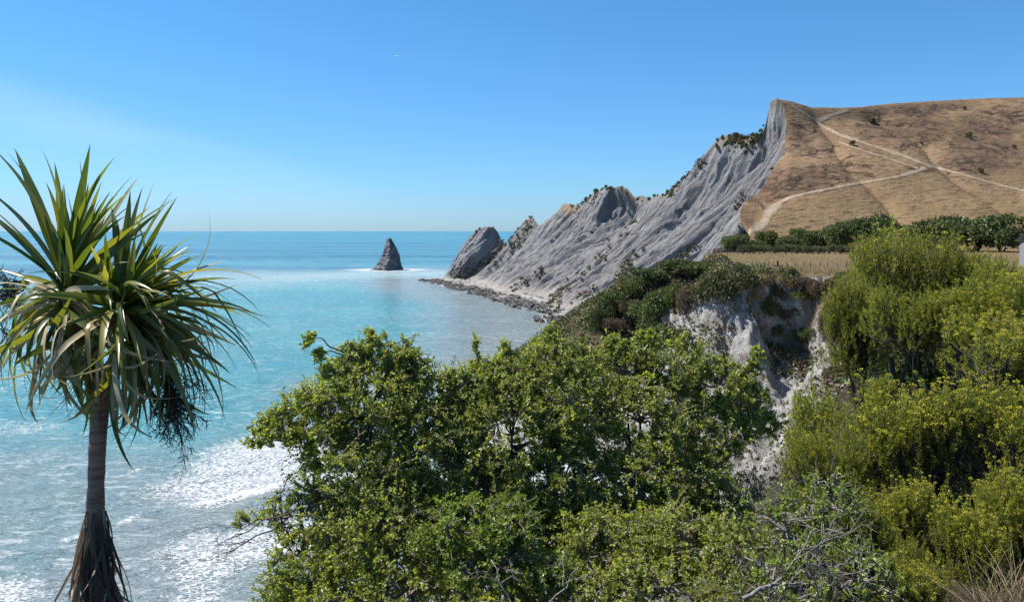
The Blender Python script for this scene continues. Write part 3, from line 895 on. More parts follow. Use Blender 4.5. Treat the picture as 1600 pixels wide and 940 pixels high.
# ------------------------------------------------------------------ bushes of the middle distance
def bush_mesh(name, mat, n, leaf, seed, lobes=9, flat=.75, spiky=False):
    """unit bush: width about 2, height about 2*flat, foot at z=0"""
    rng = np.random.default_rng(seed)
    cen = np.concatenate(([[0, 0, .5]], np.stack((rng.uniform(-.62, .62, lobes), rng.uniform(-.62, .62, lobes), rng.uniform(.25, .95, lobes)), -1)))
    rr = np.r_[.62, rng.uniform(.28, .48, lobes)]
    pick = rng.choice(len(cen), n, p=rr ** 2 / (rr ** 2).sum())
    dr = rdir(n, rng)
    dr[:, 2] = np.where(dr[:, 2] < -.35, -dr[:, 2], dr[:, 2])
    rad = rr[pick] * (1 - .30 * rng.random(n) ** 2.0 + .06 * rng.normal(size=n))
    pt = cen[pick] + dr * rad[:, None]
    pt[:, 2] *= flat
    ok = pt[:, 2] > 0
    pt, dr = pt[ok], dr[ok]
    m = len(pt)
    if spiky:
        D = unit(dr + .4 * rng.normal(size=(m, 3)) + np.array((0, 0, .3)))
        N = rdir(m, rng)
        L, Wd = leaf * rng.uniform(1.6, 3.0, m), leaf * .45
    else:
        D = unit(rng.normal(size=(m, 3)) + .6 * dr)
        N = unit(dr + .75 * rng.normal(size=(m, 3)))
        L = leaf * rng.uniform(.7, 1.4, m)
        Wd = L * .75
    V, Fa = leaf_cards(pt, D, N, L, Wd)
    b = MB().add(V, Fa, 0)
    return b.mesh(name, [mat])


def stem_mesh(name, seed, n=5):
    rng = np.random.default_rng(seed)
    pts = []
    for i in range(n):
        a = rng.uniform(0, 6.28)
        e = np.array((math.cos(a) * .45, math.sin(a) * .45, .75))
        q = np.linspace(0, 1, 5)[:, None]
        pts.append(q * e + .05 * rng.normal(size=(5, 3)) * q)
    V, Fs_ = tubes(np.array(pts), np.linspace(.05, .015, 5)[None], 5)
    b = MB()
    b.add(V, Fs_)
    return b.mesh(name, [M_DARKBARK])


BUSH = {k: [bush_mesh('crown', M_BUSH[k], 5200, .075, 100 + 10 * i + v, flat=.75) for v in range(2)] for i, k in enumerate(('dark', 'mid', 'olive', 'brown'))}
BUSH['dry'] = [bush_mesh('crown', M_BUSH['dry'], 2600, .05, 171, spiky=True, flat=.55)]
BUSH['spiky'] = [bush_mesh('crown', M_BUSH['spiky'], 1500, .11, 172, spiky=True, flat=.7)]
BUSH['small'] = [bush_mesh('crown', M_BUSH['dark'], 420, .22, 180 + v, lobes=5, flat=.8) for v in range(3)]
STEM = [stem_mesh('stem', 190 + v) for v in range(2)]
BN = [0]
UNIT = {}


def bush(name, loc, wx, wz, kind, label, cat='bush', group=None, parts=True, wy=None):
    BN[0] += 1
    rng = np.random.default_rng(1000 + BN[0])
    me = BUSH[kind][BN[0] % len(BUSH[kind])]
    if me.name not in UNIT:
        co = np.empty(len(me.vertices) * 3, np.float32)
        me.vertices.foreach_get('co', co)
        co = np.abs(co.reshape(-1, 3))
        UNIT[me.name] = (2 * np.percentile(co[:, :2], 98.5), np.percentile(co[:, 2], 99.5))
    uw, uh = UNIT[me.name]
    sc = (wx / uw, (wy or wx) / uw, wz / uh)
    if parts:
        r = thing(name, loc, label, cat, group, rng.uniform(0, 6.28), sc)
        link('crown', me, r)
        link('stem', STEM[BN[0] % 2], r)
        return r
    o = link(name, me, None, loc)
    o.rotation_euler = (0, 0, rng.uniform(0, 6.28))
    o.scale = sc
    return tag(o, label, cat, group)


def px_bush(px, py_top, py_bot, w, d, kind, label, name='bush', **kw):
    """bush standing at distance d, its foot where the ground is, reaching the given outline"""
    hit = on(NBVH, px, py_bot)
    if hit is not None and d > 60 and 60 < hit.y < 190 and d < 150:
        d = hit.y + .25 * w / F * hit.y
    c = P(px, py_top, d)
    b = P(px, py_bot, d)
    z0 = min(b[2], gz(c[0], c[1]) + .3) if kw.pop('ground', True) else b[2]
    return bush(name, (c[0], c[1], z0 - .1), w / F * d, c[2] - z0, kind, label, **kw)


SPUR = [
    (1066, 397, 430, 88, 143, 'dark', 'dark flat-topped bush at the far left corner of the paddock'),
    (1122, 408, 478, 104, 124, 'olive', 'big round olive-green bush left of the front fence end'),
    (1156, 404, 440, 48, 127, 'dark', 'small dark bush touching the left end of the front fence'),
    (1012, 410, 450, 72, 141, 'dark', 'dark bush on the spur crest left of the flat-topped bush'),
    (1088, 402, 440, 46, 138, 'mid', 'low green bush between the flat-topped bush and the big olive bush'),
    (984, 422, 470, 62, 139, 'mid', 'green bush on the crest above the russet dry patch'),
    (952, 446, 500, 52, 134, 'dark', 'dark bush on the falling seaward crest of the spur'),
    (936, 472, 520, 40, 131, 'dark', 'lowest dark bush where the spur meets the shore rocks'),
    (974, 428, 462, 30, 131, 'dry', 'russet dried bush among green bushes on the spur'),
    (1040, 430, 500, 72, 132, 'mid', 'broad green bush in the middle of the scrubby spur'),
    (1022, 460, 525, 84, 121, 'mid', 'large green bush low on the near flank of the spur'),
    (986, 458, 510, 48, 125, 'brown', 'grey-brown twiggy bush beside the large green bush on the spur'),
    (958, 488, 526, 50, 121, 'brown', 'low grey scrub bush at the seaward foot of the spur'),
    (1072, 440, 490, 46, 125, 'brown', 'brown scrub bush on the pale slip beside the big olive bush'),
    (1042, 500, 545, 66, 112, 'mid', 'green bush at the bottom of the spur above the leafy shrub'),
    (906, 506, 540, 34, 150, 'brown', 'low brown scrub bush on the shore below the spur'),
]
for a in SPUR:
    px_bush(a[0], a[1] + .18 * (a[2] - a[1]), a[2], a[3] * .86, *a[4:])
GULLY = [
    (1194, 448, 500, 52, 108.5, 'dark', 'dark bush hanging over the left side of the gully head'),
    (1252, 440, 470, 62, 109, 'spiky', 'spiky yellow-green flax clump on the gully lip'),
    (1238, 412, 434, 26, 111, 'dark', 'small dark bush standing in the front fence line'),
    (1304, 462, 540, 56, 101, 'brown', 'tall brown tussocky bush on the right gully wall'),
    (1324, 412, 450, 46, 106, 'mid', 'green bush at the right end of the front fence'),
    (1286, 428, 470, 44, 107.5, 'brown', 'brown scrub bush on the lip right of the flax clump'),
    (1214, 492, 530, 44, 103.5, 'dark', 'dark bush in the shade below the gully lip'),
    (1262, 500, 540, 46, 103, 'dark', 'dark bush in the shade right of the gully chute'),
    (1228, 470, 500, 40, 108, 'brown', 'brown dead scrub under the gully overhang'),
    (1300, 560, 610, 48, 92, 'brown', 'brown tussock low on the right gully wall'),
    (1172, 446, 470, 30, 108, 'dry', 'straw-coloured tussock on the left gully rim'),
]
for i, px in enumerate(range(1168, 1316, 13)):
    g_ = np.random.default_rng(700 + i)
    a0 = 432 + g_.uniform(-3, 10)
    px_bush(px, a0, a0 + g_.uniform(16, 40), g_.uniform(18, 34), 108.5, ('brown', 'dry', 'brown', 'olive')[i % 4], 'small scrubby tuft, ' + ('first', 'second', 'third', 'fourth', 'fifth', 'sixth', 'seventh', 'eighth', 'ninth', 'tenth', 'eleventh', 'twelfth')[i] + ' from the left along the gully rim', group='scrub tufts along the gully rim')
for a in GULLY:
    px_bush(a[0], a[1] + .25 * (a[2] - a[1]), a[2], a[3] * .78, *a[4:])

for a in [  # first three are added to make the hollow under the canopy dark
    (1400, 515, 630, 84, 17.6, 'dark', 'low dark bush added to darken the shaded gap under the olive shrubs'),
    (1462, 508, 640, 84, 17.2, 'dark', 'dark bush added to darken the centre of the shaded gap on the right'),
    (1522, 512, 630, 84, 17.8, 'dark', 'dark bush added to darken the right end of the shaded gap'),
    (1355, 570, 640, 60, 18, 'brown', 'brown dead bush at the gully end of the shaded gap'),
    (1395, 600, 680, 70, 13, 'dark', 'dark bush behind the widest yellow-flowered shrub'),
]:
    px_bush(*a)

# tree belt behind the paddock
ORD = ('first', 'second', 'third', 'fourth', 'fifth', 'sixth', 'seventh', 'eighth', 'ninth', 'tenth', 'eleventh', 'twelfth')
BELT = [(1148, 366, 392, 40), (1174, 374, 394, 42), (1202, 361, 394, 40), (1232, 369, 394, 50), (1254, 357, 394, 36), (1284, 359, 392, 54), (1312, 347, 394, 42)]
for i, (px, a, b, w) in enumerate(BELT):
    px_bush(px, a, b, w, 204 + 5 * (i % 3), 'dark' if i % 2 else 'mid', ORD[i] + ' shrub from the left in the dark belt behind the back paddock fence', group='shrubs of the belt behind the paddock')
for i, px in enumerate(range(1160, 1335, 17)):
    px_bush(px, 381 + (i * 5) % 4, 396, 24, 192 + i % 3, 'mid' if i % 3 else 'olive', ORD[i] + ' from the left of the low pale shrubs along the back paddock fence', group='low shrubs along the back fence')
for a in [
    (1352, 337, 396, 92, 208, 'dark', 'big dome-shaped dark tree at the middle of the belt'),
    (1322, 346, 394, 56, 210, 'dark', 'dark tree crowding the left side of the dome-shaped tree'),
    (1452, 340, 396, 90, 214, 'dark', 'dark spreading tree behind the fine-leaved tree tops'),
    (1520, 336, 396, 128, 212, 'dark', 'broad umbrella-crowned dark tree right of the belt'),
    (1400, 352, 396, 60, 216, 'mid', 'green tree between the two big dark crowns of the belt'),
    (1565, 352, 396, 60, 205, 'dark', 'dark tree at the right end of the belt beside the shed'),
]:
    px_bush(*a, name='tree', cat='tree')
px_bush(1340, 378, 392, 30, 196, 'dry', 'orange dried shrub below the dome-shaped tree')

# small bushes on the skyline and the hill
rng = np.random.default_rng(3)
ridge_px = 800 + R[:, 0] / R[:, 1] * F
skl = list(np.linspace(903, 948, 9)) + list(np.linspace(952, 985, 6)) + list(np.linspace(1000, 1030, 5)) + list(np.linspace(1038, 1108, 20)) + list(np.linspace(1126, 1196, 30)) + [826, 830, 834, 745, 752, 708, 1196, 1198]
iend = int(np.argmax(seg[len(RIDGE) - 1] <= uu))
for a in skl:
    i = np.argmin(np.abs(ridge_px[:iend] - a - rng.normal() * 1.5))
    p = R[i]
    big = 1130 < a < 1196
    w = rng.uniform(.9, 1.9) * (1.0 if big else 1)
    off = rng.uniform(-.5, 2.2) if not big else rng.uniform(-1, 6)
    q = off / max(np.linalg.norm(toe[i] - p[:2]), 1)
    pos_ = (p[0] + (toe[i][0] - p[0]) * q, p[1] + (toe[i][1] - p[1]) * q, p[2] - off * 1.1 - .5)
    seg_ = ('on the top of the seaward headland' if a < 760 else 'on the sharp little peak behind the headland' if a < 850 else 'on the skyline left of the round hollow in the cliff' if a < 950 else 'over the round hollow in the cliff' if a < 990
            else 'in the skyline dip right of the round hollow' if a < 1034 else 'on the rising skyline below the bushy shoulder' if a < 1112 else 'on the bushy shoulder beside the cliff summit')
    bush('bush', pos_, w, w * rng.uniform(.8, 1.3), 'small', 'small dark bush ' + seg_, group='bushes ' + seg_, parts=False)
for px, py, w, lab in ((1362, 192, 4.5, 'dark bush alone on the upper middle of the brown hill'), (1513, 216, 5, 'dark bush above the pale slip on the right of the brown hill'),
                       (1507, 172, 3.2, 'small dark bush just under the brown hill crest on the right'), (1331, 228, 4, 'dark bush just below the upper track on the brown hill'),
                       (1533, 270, 3.6, 'dark bush low on the right part of the brown hill'), (1211, 252, 2.6, 'dark bush on the cliff edge halfway up the brown hill'),
                       (1203, 263, 3.0, 'dark bush overhanging the cliff edge below another'), (1440, 226, 2.4, 'small bush beside the track bend on the brown hill'), (1585, 232, 3, 'small bush near the right edge of the brown hill')):
    p = on(HBVH, px, py)
    if p is None:
        r_, c_ = near_cell(px, py)
        p = Vector(Vc[r_, c_])
    bush('bush', p, w * .55, w * .5, 'small', lab, parts=False)

# scrub clinging to the cliff face: countless tufts
rng = np.random.default_rng(11)
b = MB()
lines = [((1000, 340), (870, 470), 4, 90), ((828, 352), (722, 440), 6, 170), ((806, 380), (760, 420), 7, 80), ((890, 448), (858, 478), 6, 70), ((930, 430), (900, 470), 5, 45), ((850, 420), (800, 452), 4, 40), ((1000, 395), (960, 440), 5, 50),
         ((1090, 380), (1020, 430), 5, 50), ((940, 300), (900, 330), 6, 40), ((1100, 250), (1040, 310), 4, 60), ((1140, 216), (1190, 218), 6, 90), ((724, 420), (712, 436), 4, 30), ((1150, 330), (1165, 300), 3, 20)]
for (x0, y0), (x1, y1), wd, n in lines:
    for q in rng.random(n):
        a, c_ = x0 + (x1 - x0) * q + rng.normal() * wd, y0 + (y1 - y0) * q + rng.normal() * wd * .8
        i = np.argmin((PXC - a) ** 2 + (PYC - c_) ** 2)
        p = Vc.reshape(-1, 3)[i]
        sz = rng.uniform(.5, 1.3)
        m = 16
        pt = p + rdir(m, rng) * sz * rng.random((m, 1)) * (1, 1, .7) + (0, 0, .3 * sz)
        V, Fa = leaf_cards(pt, rdir(m, rng), rdir(m, rng), sz * .9, sz * .6)
        b.add(V, Fa, 0 if rng.random() < .7 else 1)
tag(link('cliff_scrub', b.mesh('cliff_scrub', [M_BUSH['brown'], M_BUSH['dark']])), kind='stuff')

rng = np.random.default_rng(12)
b = MB()
SX, SY = rng.uniform(-4, 40, 3000), rng.uniform(100, 152, 3000)
SDP = poly_dist(SX, SY, PLAT)
SX, SY = np.r_[SX, rng.uniform(5, 34, 900), rng.uniform(30, 42, 300)], np.r_[SY, rng.uniform(17, 60, 900), rng.uniform(140, 182, 300)]
SDP = poly_dist(SX, SY, PLAT)
for x, y, q in zip(SX, SY, SDP):
    nv = vnoise(x / 5, y / 5, 0, 55)
    if q < -1 - 3 * (y < 60) or (60 < y < 116 and ((nv < .05 and not (y > 103 and nv > -.3)) or x < 20)) or nv < -.55:
        continue
    if y < 62 and q > 1.5 and rng.random() < .82:
        continue
    z = gz(x, y)
    if z < 2.5:
        continue
        sz = rng.uniform(.35, .95)
    nr_ = y < 62
    m = 50 if nr_ else 15
    pt = (x, y, z + .25 * sz) + rdir(m, rng) * sz * rng.random((m, 1)) ** .5 * (1, 1, .6)
    V, Fa = leaf_cards(pt, rdir(m, rng), rdir(m, rng), sz * (.17 if nr_ else .42), sz * (.11 if nr_ else .30))
    b.add(V, Fa, int(np.clip((vnoise(x / 4, y / 4, 3, 56) + 1) * 1.5 + rng.normal() * .5, 0, 2)))
tag(link('undergrowth', b.mesh('undergrowth', [M_BUSH['brown'], M_BUSH['olive'], M_BUSH['mid']])), kind='stuff')

# ------------------------------------------------------------------ dry grass
def grass_mesh(name, pts, hgt, wd, nb, rng, mats, lean=.35, mi=None):
    n = len(pts) * nb
    root = np.repeat(pts, nb, 0) + rng.normal(size=(n, 3)) * (hgt * .22, hgt * .22, 0)
    d = unit(np.stack((rng.normal(size=n) * lean, rng.normal(size=n) * lean, np.ones(n)), -1))
    L = hgt * rng.uniform(.5, 1.25, n)
    V, Fa = leaf_cards(root - d * L[:, None] * .05, d, rdir(n, rng), L, wd, .1)
    return MB().add(V, Fa).mesh(name, mats)


rng = np.random.default_rng(21)
pts = []
while len(pts) < 7500:
    x, y = rng.uniform(26, 46), rng.uniform(100, 122)
    if vnoise(x / 2.5, y / 2.5, 0, 5) > rng.uniform(-1, .5):
        pts.append((x, y))
d_ = poly_dist(np.array([p[0] for p in pts]), np.array([p[1] for p in pts]), PLAT)
pts = [(x, y, gz(x, y)) for (x, y), q in zip(pts, d_) if -7 < q < 5.6]
tag(link('dry_grass', grass_mesh('dry_grass', np.array(pts), .55, .05, 5, rng, [M_STRAW])), kind='stuff')
pts = [(x, y, gz(x, y)) for x, y in zip(rng.uniform(32, 62, 2600), rng.uniform(108, 190, 2600)) if x > 34 + (y - 108) * .06]
tag(link('dry_grass', grass_mesh('paddock_grass', np.array(pts), .35, .06, 4, rng, [M_STRAW])), kind='stuff')


# ------------------------------------------------------------------ fences
def fence(name, label, pts, hgt, pw, wires, thick=(), mats=(M_POST, M_WIRE), rail=False):
    c = np.mean(pts, axis=0)
    r = thing(name, c, label, 'fence')
    shape = {}
    for i, p in enumerate(pts):
        k = 'thick' if i in thick else 'std'
        if k not in shape:
            w = pw * (2.2 if k == 'thick' else 1)
            shape[k] = MB().box((0, 0, hgt / 2 - .15), (w, w * .8, hgt + .3), taper=.9).mesh('post', [M_POSTDARK if k == 'thick' else mats[0]])
        o = link('post', shape[k], r, np.array(p) - c)
        g = np.random.default_rng(i + len(pts))
        o.rotation_euler = (g.normal() * .03, g.normal() * .05, g.uniform(0, 1))
        o.scale = (1, 1, g.uniform(.9, 1.12))
    for wz in wires:
        q = np.array(pts) - c + (0, -pw * .5, hgt * wz)
        if rail:
            b_ = MB()
            for a, e in zip(q[:-1], q[1:]):
                V, Fs_ = tubes(np.array([[a, (a + e) / 2, e]]), .05, 4)
                b_.add(V, Fs_)
            link('rail', b_.mesh('rail', [mats[0]]), r)
        else:
            V, Fs_ = tubes(q[None], .008, 3)
            link('wire', MB().add(V, Fs_).mesh('wire', [mats[1]]), r)
    return r


def ground_pts(pxs, d0, d1=None):
    out = []
    for i, px in enumerate(pxs):
        d = d0 + ((d1 or d0) - d0) * i / max(len(pxs) - 1, 1)
        x = (px - 800) / F * d
        out.append((x, d, gz(x, d)))
    return out


fence('fence', 'post and wire fence along the near edge of the straw-coloured paddock', ground_pts([1175, 1181.4, 1187.5, 1193.4, 1200.5, 1207.5, 1215.8, 1229, 1242.8, 1256, 1267.8, 1281, 1293, 1307.7, 1322, 1336], 114, 110), 1.12, .11, (.3, .6, .9), thick=(6,))
fence('fence', 'post and wire fence at the back of the paddock before the tree belt', ground_pts(list(np.arange(1128, 1345, 8.4)), 184, 187), 1.25, .13, (.35, .65, .92), thick=(5, 18), mats=(M_POSTDARK, M_WIRE))
fence('rail_fence', 'dark wooden rail fence at the far left corner of the paddock', ground_pts([1100, 1108, 1116, 1124, 1132, 1139], 176, 190), 1.3, .16, (.55, .95), mats=(M_POSTDARK, M_WIRE), rail=True)
bp = [on(HBVH, *q) for q in ((1165, 314), (1170, 313), (1175, 314), (1180, 316), (1185, 319), (1189, 323), (1192, 328))]
fence('track_barrier', 'curved dark barrier on the cliff edge at the foot of the brown hill', [tuple(p) for p in bp if p], 1.5, .18, (.3, .6, .95), mats=(M_POSTDARK, M_WIRE), rail=True)

# ------------------------------------------------------------------ shed at the right edge
M_ROOF = plain('shed_roof', (.20, .29, .33), (.26, .35, .39), 3, .45, .1, .01, .4)
M_WALL = plain('shed_wall', (.17, .18, .20), (.23, .24, .26), 3)
M_WHITE = plain('white_trim', (.70, .70, .69), (.80, .80, .79), 5, .5)
c = P(1592, 378, 120) + np.array((3.5, 0, 0))
zg = gz(c[0] + 4, 123)
sh = thing('shed', (c[0], c[1], zg), 'blue-grey roofed shed showing at the right edge behind the shrubs', 'shed')
hh = c[2] - zg
link('wall', MB().box((4.6, 3, hh / 2 - .1), (8.4, 6, hh)).mesh('wall', [M_WALL]), sh)
rf = MB()
rf.add([(-.1, -.5, hh), (9.4, -.5, hh), (9.4, 3, hh + 1.7), (-.1, 3, hh + 1.7), (9.4, 6.5, hh), (-.1, 6.5, hh), (-.1, -.5, hh + .12), (9.4, -.5, hh + .12), (9.4, 3, hh + 1.82), (-.1, 3, hh + 1.82), (9.4, 6.5, hh + .12), (-.1, 6.5, hh + .12)],
       np.array([[0, 3, 2, 1], [3, 5, 4, 2], [6, 7, 8, 9], [9, 8, 10, 11], [0, 1, 7, 6], [5, 11, 10, 4]]))
link('roof', rf.mesh('roof', [M_ROOF]), sh)
link('gutter', MB().box((4.65, -.58, hh + .02), (9.6, .14, .16)).mesh('gutter', [M_WHITE]), sh)
for x in (.75, 4.4):
    link('post', MB().box((x, -.42, hh / 2 - .1), (.1, .1, hh - .06)).mesh('post', [M_WHITE]), sh)

# seabird high over the bay
bl = P(620, 88, 90)
bd = thing('seabird', bl, 'tiny white seabird gliding high over the bay', 'bird')
M_BIRD = plain('white_feather', (.7, .7, .7), (.82, .82, .82), 10)
V, Fs_ = tubes(np.array([[(-.16, 0, 0), (-.10, 0, .01), (0, 0, .015), (.10, 0, .01), (.17, 0, .0)]]), np.array([[.006, .03, .045, .035, .008]]), 8)
link('body', MB().add(V, Fs_).mesh('body', [M_BIRD], True), bd)
for sgn in (-1, 1):
    q = np.array([(.05, 0, .02), (.06, .15 * sgn, .07), (.02, .36 * sgn, .05), (-.02, .34 * sgn, .045), (-.03, .15 * sgn, .06), (-.05, 0, .015)])
    q2 = q - (0, 0, .008)
    link('wing', MB().add(np.r_[q, q2], [np.arange(6)[None], np.arange(6, 12)[::-1][None], np.stack((np.arange(6), (np.arange(6) + 1) % 6, (np.arange(6) + 1) % 6 + 6, np.arange(6) + 6), -1)]).mesh('wing', [M_BIRD]), bd)
bd.rotation_euler = (.3, 0, .6)


# ------------------------------------------------------------------ foreground leafy shrubs
def leafy_shrub(name, label, foot, lobes, seed, density=1.0, mat=None, lpt=14, group=None, leaf=.031, bark=M_BARK, bare=.0):
    """foot: base point; lobes: (px, py, d, rx px, ry px, depth m, weight)"""
    rng = np.random.default_rng(seed)
    foot = np.array(foot, float)
    root = thing(name, foot, label, 'shrub', group)
    C = np.array([P(l[0], l[1], l[2]) for l in lobes]) - foot
    RR = np.array([(l[3] / F * l[2], l[5], l[4] / F * l[2]) for l in lobes])
    wt = np.array([l[6] if len(l) > 6 else 1.0 for l in lobes])
    # main limbs: one to each lobe
    limb_nodes = []
    for i, (c, r) in enumerate(zip(C, RR)):
        if r[0] < .14:
            continue
        q = np.linspace(0, 1, 9)[:, None]
        st0, r_0 = np.zeros(3), .034
        if i:
            dj = [np.linalg.norm(C[j] - c) + (0 if RR[j, 0] > r[0] * .8 else 1) for j in range(i)]
            if min(dj) < 1.1:
                st0, r_0 = C[int(np.argmin(dj))] - (0, 0, .1), .018
        mid = st0 + (c - st0) * .45 + rng.normal(size=3) * .10 + np.array((0, 0, -.10))
        pts = st0 * (1 - q) ** 2 + 2 * q * (1 - q) * mid + q ** 2 * c
        pts[1:-1] += rng.normal(size=(7, 3)) * .028
        limb_nodes.append(pts[3:])
        V, Fs_ = tubes(pts[None], np.linspace(r_0, .009, 9)[None] * min(1.25, .6 + r[0]), 6)
        link('branch', MB().add(V, Fs_).mesh('branch', [M_DARKBARK], True), root)
    nodes = np.concatenate(limb_nodes) if limb_nodes else np.zeros((1, 3))
    b = MB()
    tipsP, tipsD = [], []
    for c, r, w_ in zip(C, RR, wt):
        vol = (r[0] * r[2]) ** 1.0
        ns = max(1 if r[0] < .14 else 4, int(26 * vol / .12 * density))
        # secondary branches
        dr = rdir(ns, rng)
        e2 = c + dr * r * rng.uniform(.35, .8, (ns, 1))
        nd = nodes[np.argmin(((e2[:, None] - nodes[None]) ** 2).sum(-1), 1)]
        q = np.linspace(0, 1, 6)[None, :, None]
        p2 = nd[:, None] * (1 - q) + e2[:, None] * q + rng.normal(size=(ns, 6, 3)) * .018 * np.sin(q * np.pi) + np.array((0, 0, .05)) * np.sin(q * np.pi)
        V, Fs_ = tubes(p2, np.linspace(.010, .004, 6)[None], 4)
        b.add(V, Fs_, 1)
        n2 = p2[:, 3:].reshape(-1, 3)
        nt_ = max(14, int(465 * vol / .12 * density * w_))
        d3 = rdir(nt_, rng)
        d3[:, 2] += .12
        d3 = unit(d3)
        rad = .45 + .58 * rng.random(nt_) ** .6
        rad = np.where(rng.random(nt_) < .035, rng.uniform(1.08, 1.32, nt_), rad)
        lum = 1 + .20 * fbm(d3[:, 0] * 2.2 + c[0], d3[:, 1] * 2.2, d3[:, 2] * 2.2 + c[2], 2, seed=seed)
        e3 = c + d3 * r * (rad * lum)[:, None]
        # gaps: drop tips where a coarse noise is low
        kp = fbm(e3[:, 0] / .22, e3[:, 1] / .22, e3[:, 2] / .22, 2, seed=seed + 1) > -.24
        if r[0] < .14:
            kp[:] = True
        e3, d3 = e3[kp], d3[kp]
        st_ = n2[np.argmin(((e3[:, None] - n2[None]) ** 2).sum(-1), 1)]
        vec = e3 - st_
        ln = np.linalg.norm(vec, axis=1)
        lim = np.minimum(1, .42 / np.maximum(ln, 1e-6))
        st_ = e3 - vec * lim[:, None]
        q = np.linspace(0, 1, 3)[None, :, None]
        p3 = st_[:, None] * (1 - q) + e3[:, None] * q + rng.normal(size=(len(e3), 3, 3)) * .012 * q
        V, Fs_ = tubes(p3, np.linspace(.0038, .0016, 3)[None], 3, cap=False)
        b.add(V, Fs_, 1)
        keep = rng.random(len(e3)) > bare
        tipsP.append(p3[keep])
        tipsD.append(unit(unit(e3 - st_) + .5 * d3)[keep])
    TP, TD = np.concatenate(tipsP), np.concatenate(tipsD)
    n = len(TP)
    # leaves spiralling up the outer part of each twig
    q = np.tile(np.linspace(.30, 1.0, lpt), n) + rng.uniform(-.04, .04, n * lpt)
    q = np.clip(q, 0, .9999) * 2
    i0 = np.floor(q).astype(int)
    f = (q - i0)[:, None]
    ti = np.repeat(np.arange(n), lpt)
    pt = TP[ti, i0] * (1 - f) + TP[ti, np.minimum(i0 + 1, 2)] * f
    ax = np.repeat(TD, lpt, 0)
    sidev = unit(np.cross(ax, rdir(len(ax), rng)))
    D = unit(ax * rng.uniform(.1, .9, (len(ax), 1)) + sidev)
    N = unit(np.cross(sidev, np.cross(ax, sidev)) * .2 + ax + .55 * rng.normal(size=ax.shape) + np.array((0, 0, .45)))
    L = leaf * rng.uniform(.6, 1.25, len(ax))
    V, Fa = leaf_cards(pt, D, N, L, L * .66, .16)
    b.add(V, Fa, 0)
    cr = link('crown', b.mesh('crown', [mat or M_SHRUB, bark]), root)
    cr['kind'] = 'stuff'
    return root


def fp(px, d, z=None):
    x = (px - 800) / F * d
    return (x, d, z if z is not None else gz(x, d) - .05)


leafy_shrub('leafy_shrub', 'large glossy green shrub leaning left over the bay with outstretched branches', fp(640, 6.9), [
    (572, 628, 7.2, 108, 84, .62), (500, 648, 7.0, 78, 58, .45), (440, 664, 6.9, 46, 34, .28), (402, 684, 6.85, 22, 20, .14, .8), (598, 560, 7.3, 52, 42, .3), (640, 596, 7.3, 50, 52, .3), (556, 566, 7.2, 36, 36, .22), (632, 556, 7.3, 30, 24, .2),
    (560, 740, 6.9, 112, 84, .55), (640, 700, 7.1, 90, 90, .5), (470, 800, 6.7, 62, 52, .35, .7), (486, 890, 6.4, 78, 70, .4), (430, 815, 6.6, 44, 18, .2, .45), (600, 860, 6.4, 120, 95, .5), (440, 930, 6.3, 50, 40, .3),
    (482, 532, 6.95, 12, 16, .08), (497, 556, 6.95, 12, 14, .08), (512, 580, 7.0, 18, 16, .1), (576, 524, 7.2, 14, 16, .1), (376, 812, 6.6, 12, 22, .08, .6)], 201)
leafy_shrub('leafy_shrub', 'upright green shrub in the middle with dark trunks showing through', fp(800, 7.2), [
    (746, 606, 7.4, 52, 52, .38), (800, 590, 7.5, 62, 46, .42), (868, 560, 7.7, 58, 44, .4), (716, 660, 7.3, 60, 60, .4), (800, 680, 7.3, 112, 92, .6), (890, 640, 7.5, 80, 80, .5), (760, 760, 7.1, 90, 70, .45),
    (745, 542, 7.4, 7, 22, .06), (742, 575, 7.4, 14, 18, .09), (790, 548, 7.5, 16, 20, .1), (866, 518, 7.7, 16, 18, .1), (880, 760, 7.2, 100, 76, .5), (700, 600, 7.3, 22, 34, .15), (620, 800, 7.5, 110, 80, .45), (760, 810, 7.6, 130, 80, .45), (900, 830, 7.5, 120, 80, .45), (770, 900, 7.0, 150, 70, .45), (560, 850, 7.3, 70, 60, .35)], 202)
leafy_shrub('leafy_shrub', 'wide green shrub on the right reaching in front of the white gully', fp(1010, 7.4), [
    (976, 580, 7.9, 68, 50, .45), (1050, 570, 7.9, 66, 44, .42), (1118, 604, 7.9, 66, 50, .42), (1166, 636, 7.9, 48, 46, .32), (1000, 660, 7.7, 110, 80, .6), (1100, 672, 7.8, 92, 56, .5), (990, 760, 7.3, 110, 76, .55), (1090, 750, 7.4, 74, 56, .42),
    (1040, 815, 7.4, 110, 60, .45), (980, 880, 7.0, 120, 70, .45), (1120, 800, 7.5, 60, 50, .35), (1182, 560, 7.95, 16, 24, .1), (1170, 588, 7.95, 18, 18, .1), (1010, 528, 7.9, 22, 18, .12), (960, 536, 7.9, 22, 18, .12), (1082, 534, 7.9, 26, 18, .14), (1200, 664, 7.9, 22, 22, .15)], 203)
leafy_shrub('leafy_shrub', 'bright fresh-green low shrub in front of the dark trunks', fp(760, 5.6), [
    (740, 815, 6.0, 96, 40, .4), (800, 812, 6.0, 52, 46, .35), (760, 870, 5.9, 100, 44, .4), (690, 850, 6.0, 52, 36, .3), (850, 890, 5.9, 60, 40, .3)], 204, .85, M_SHRUB2)
leafy_shrub('leafy_shrub', 'shaded lower shrub along the bottom below the wide green shrub', fp(1010, 5.4), [
    (960, 850, 6.3, 110, 62, .45), (1070, 850, 6.3, 90, 66, .45), (900, 920, 5.9, 110, 50, .4), (1030, 925, 5.7, 120, 50, .4), (1150, 880, 6.0, 70, 80, .4, .7), (640, 930, 5.9, 110, 40, .4), (760, 935, 5.7, 90, 36, .35), (520, 950, 5.9, 80, 30, .3)], 205, .85)
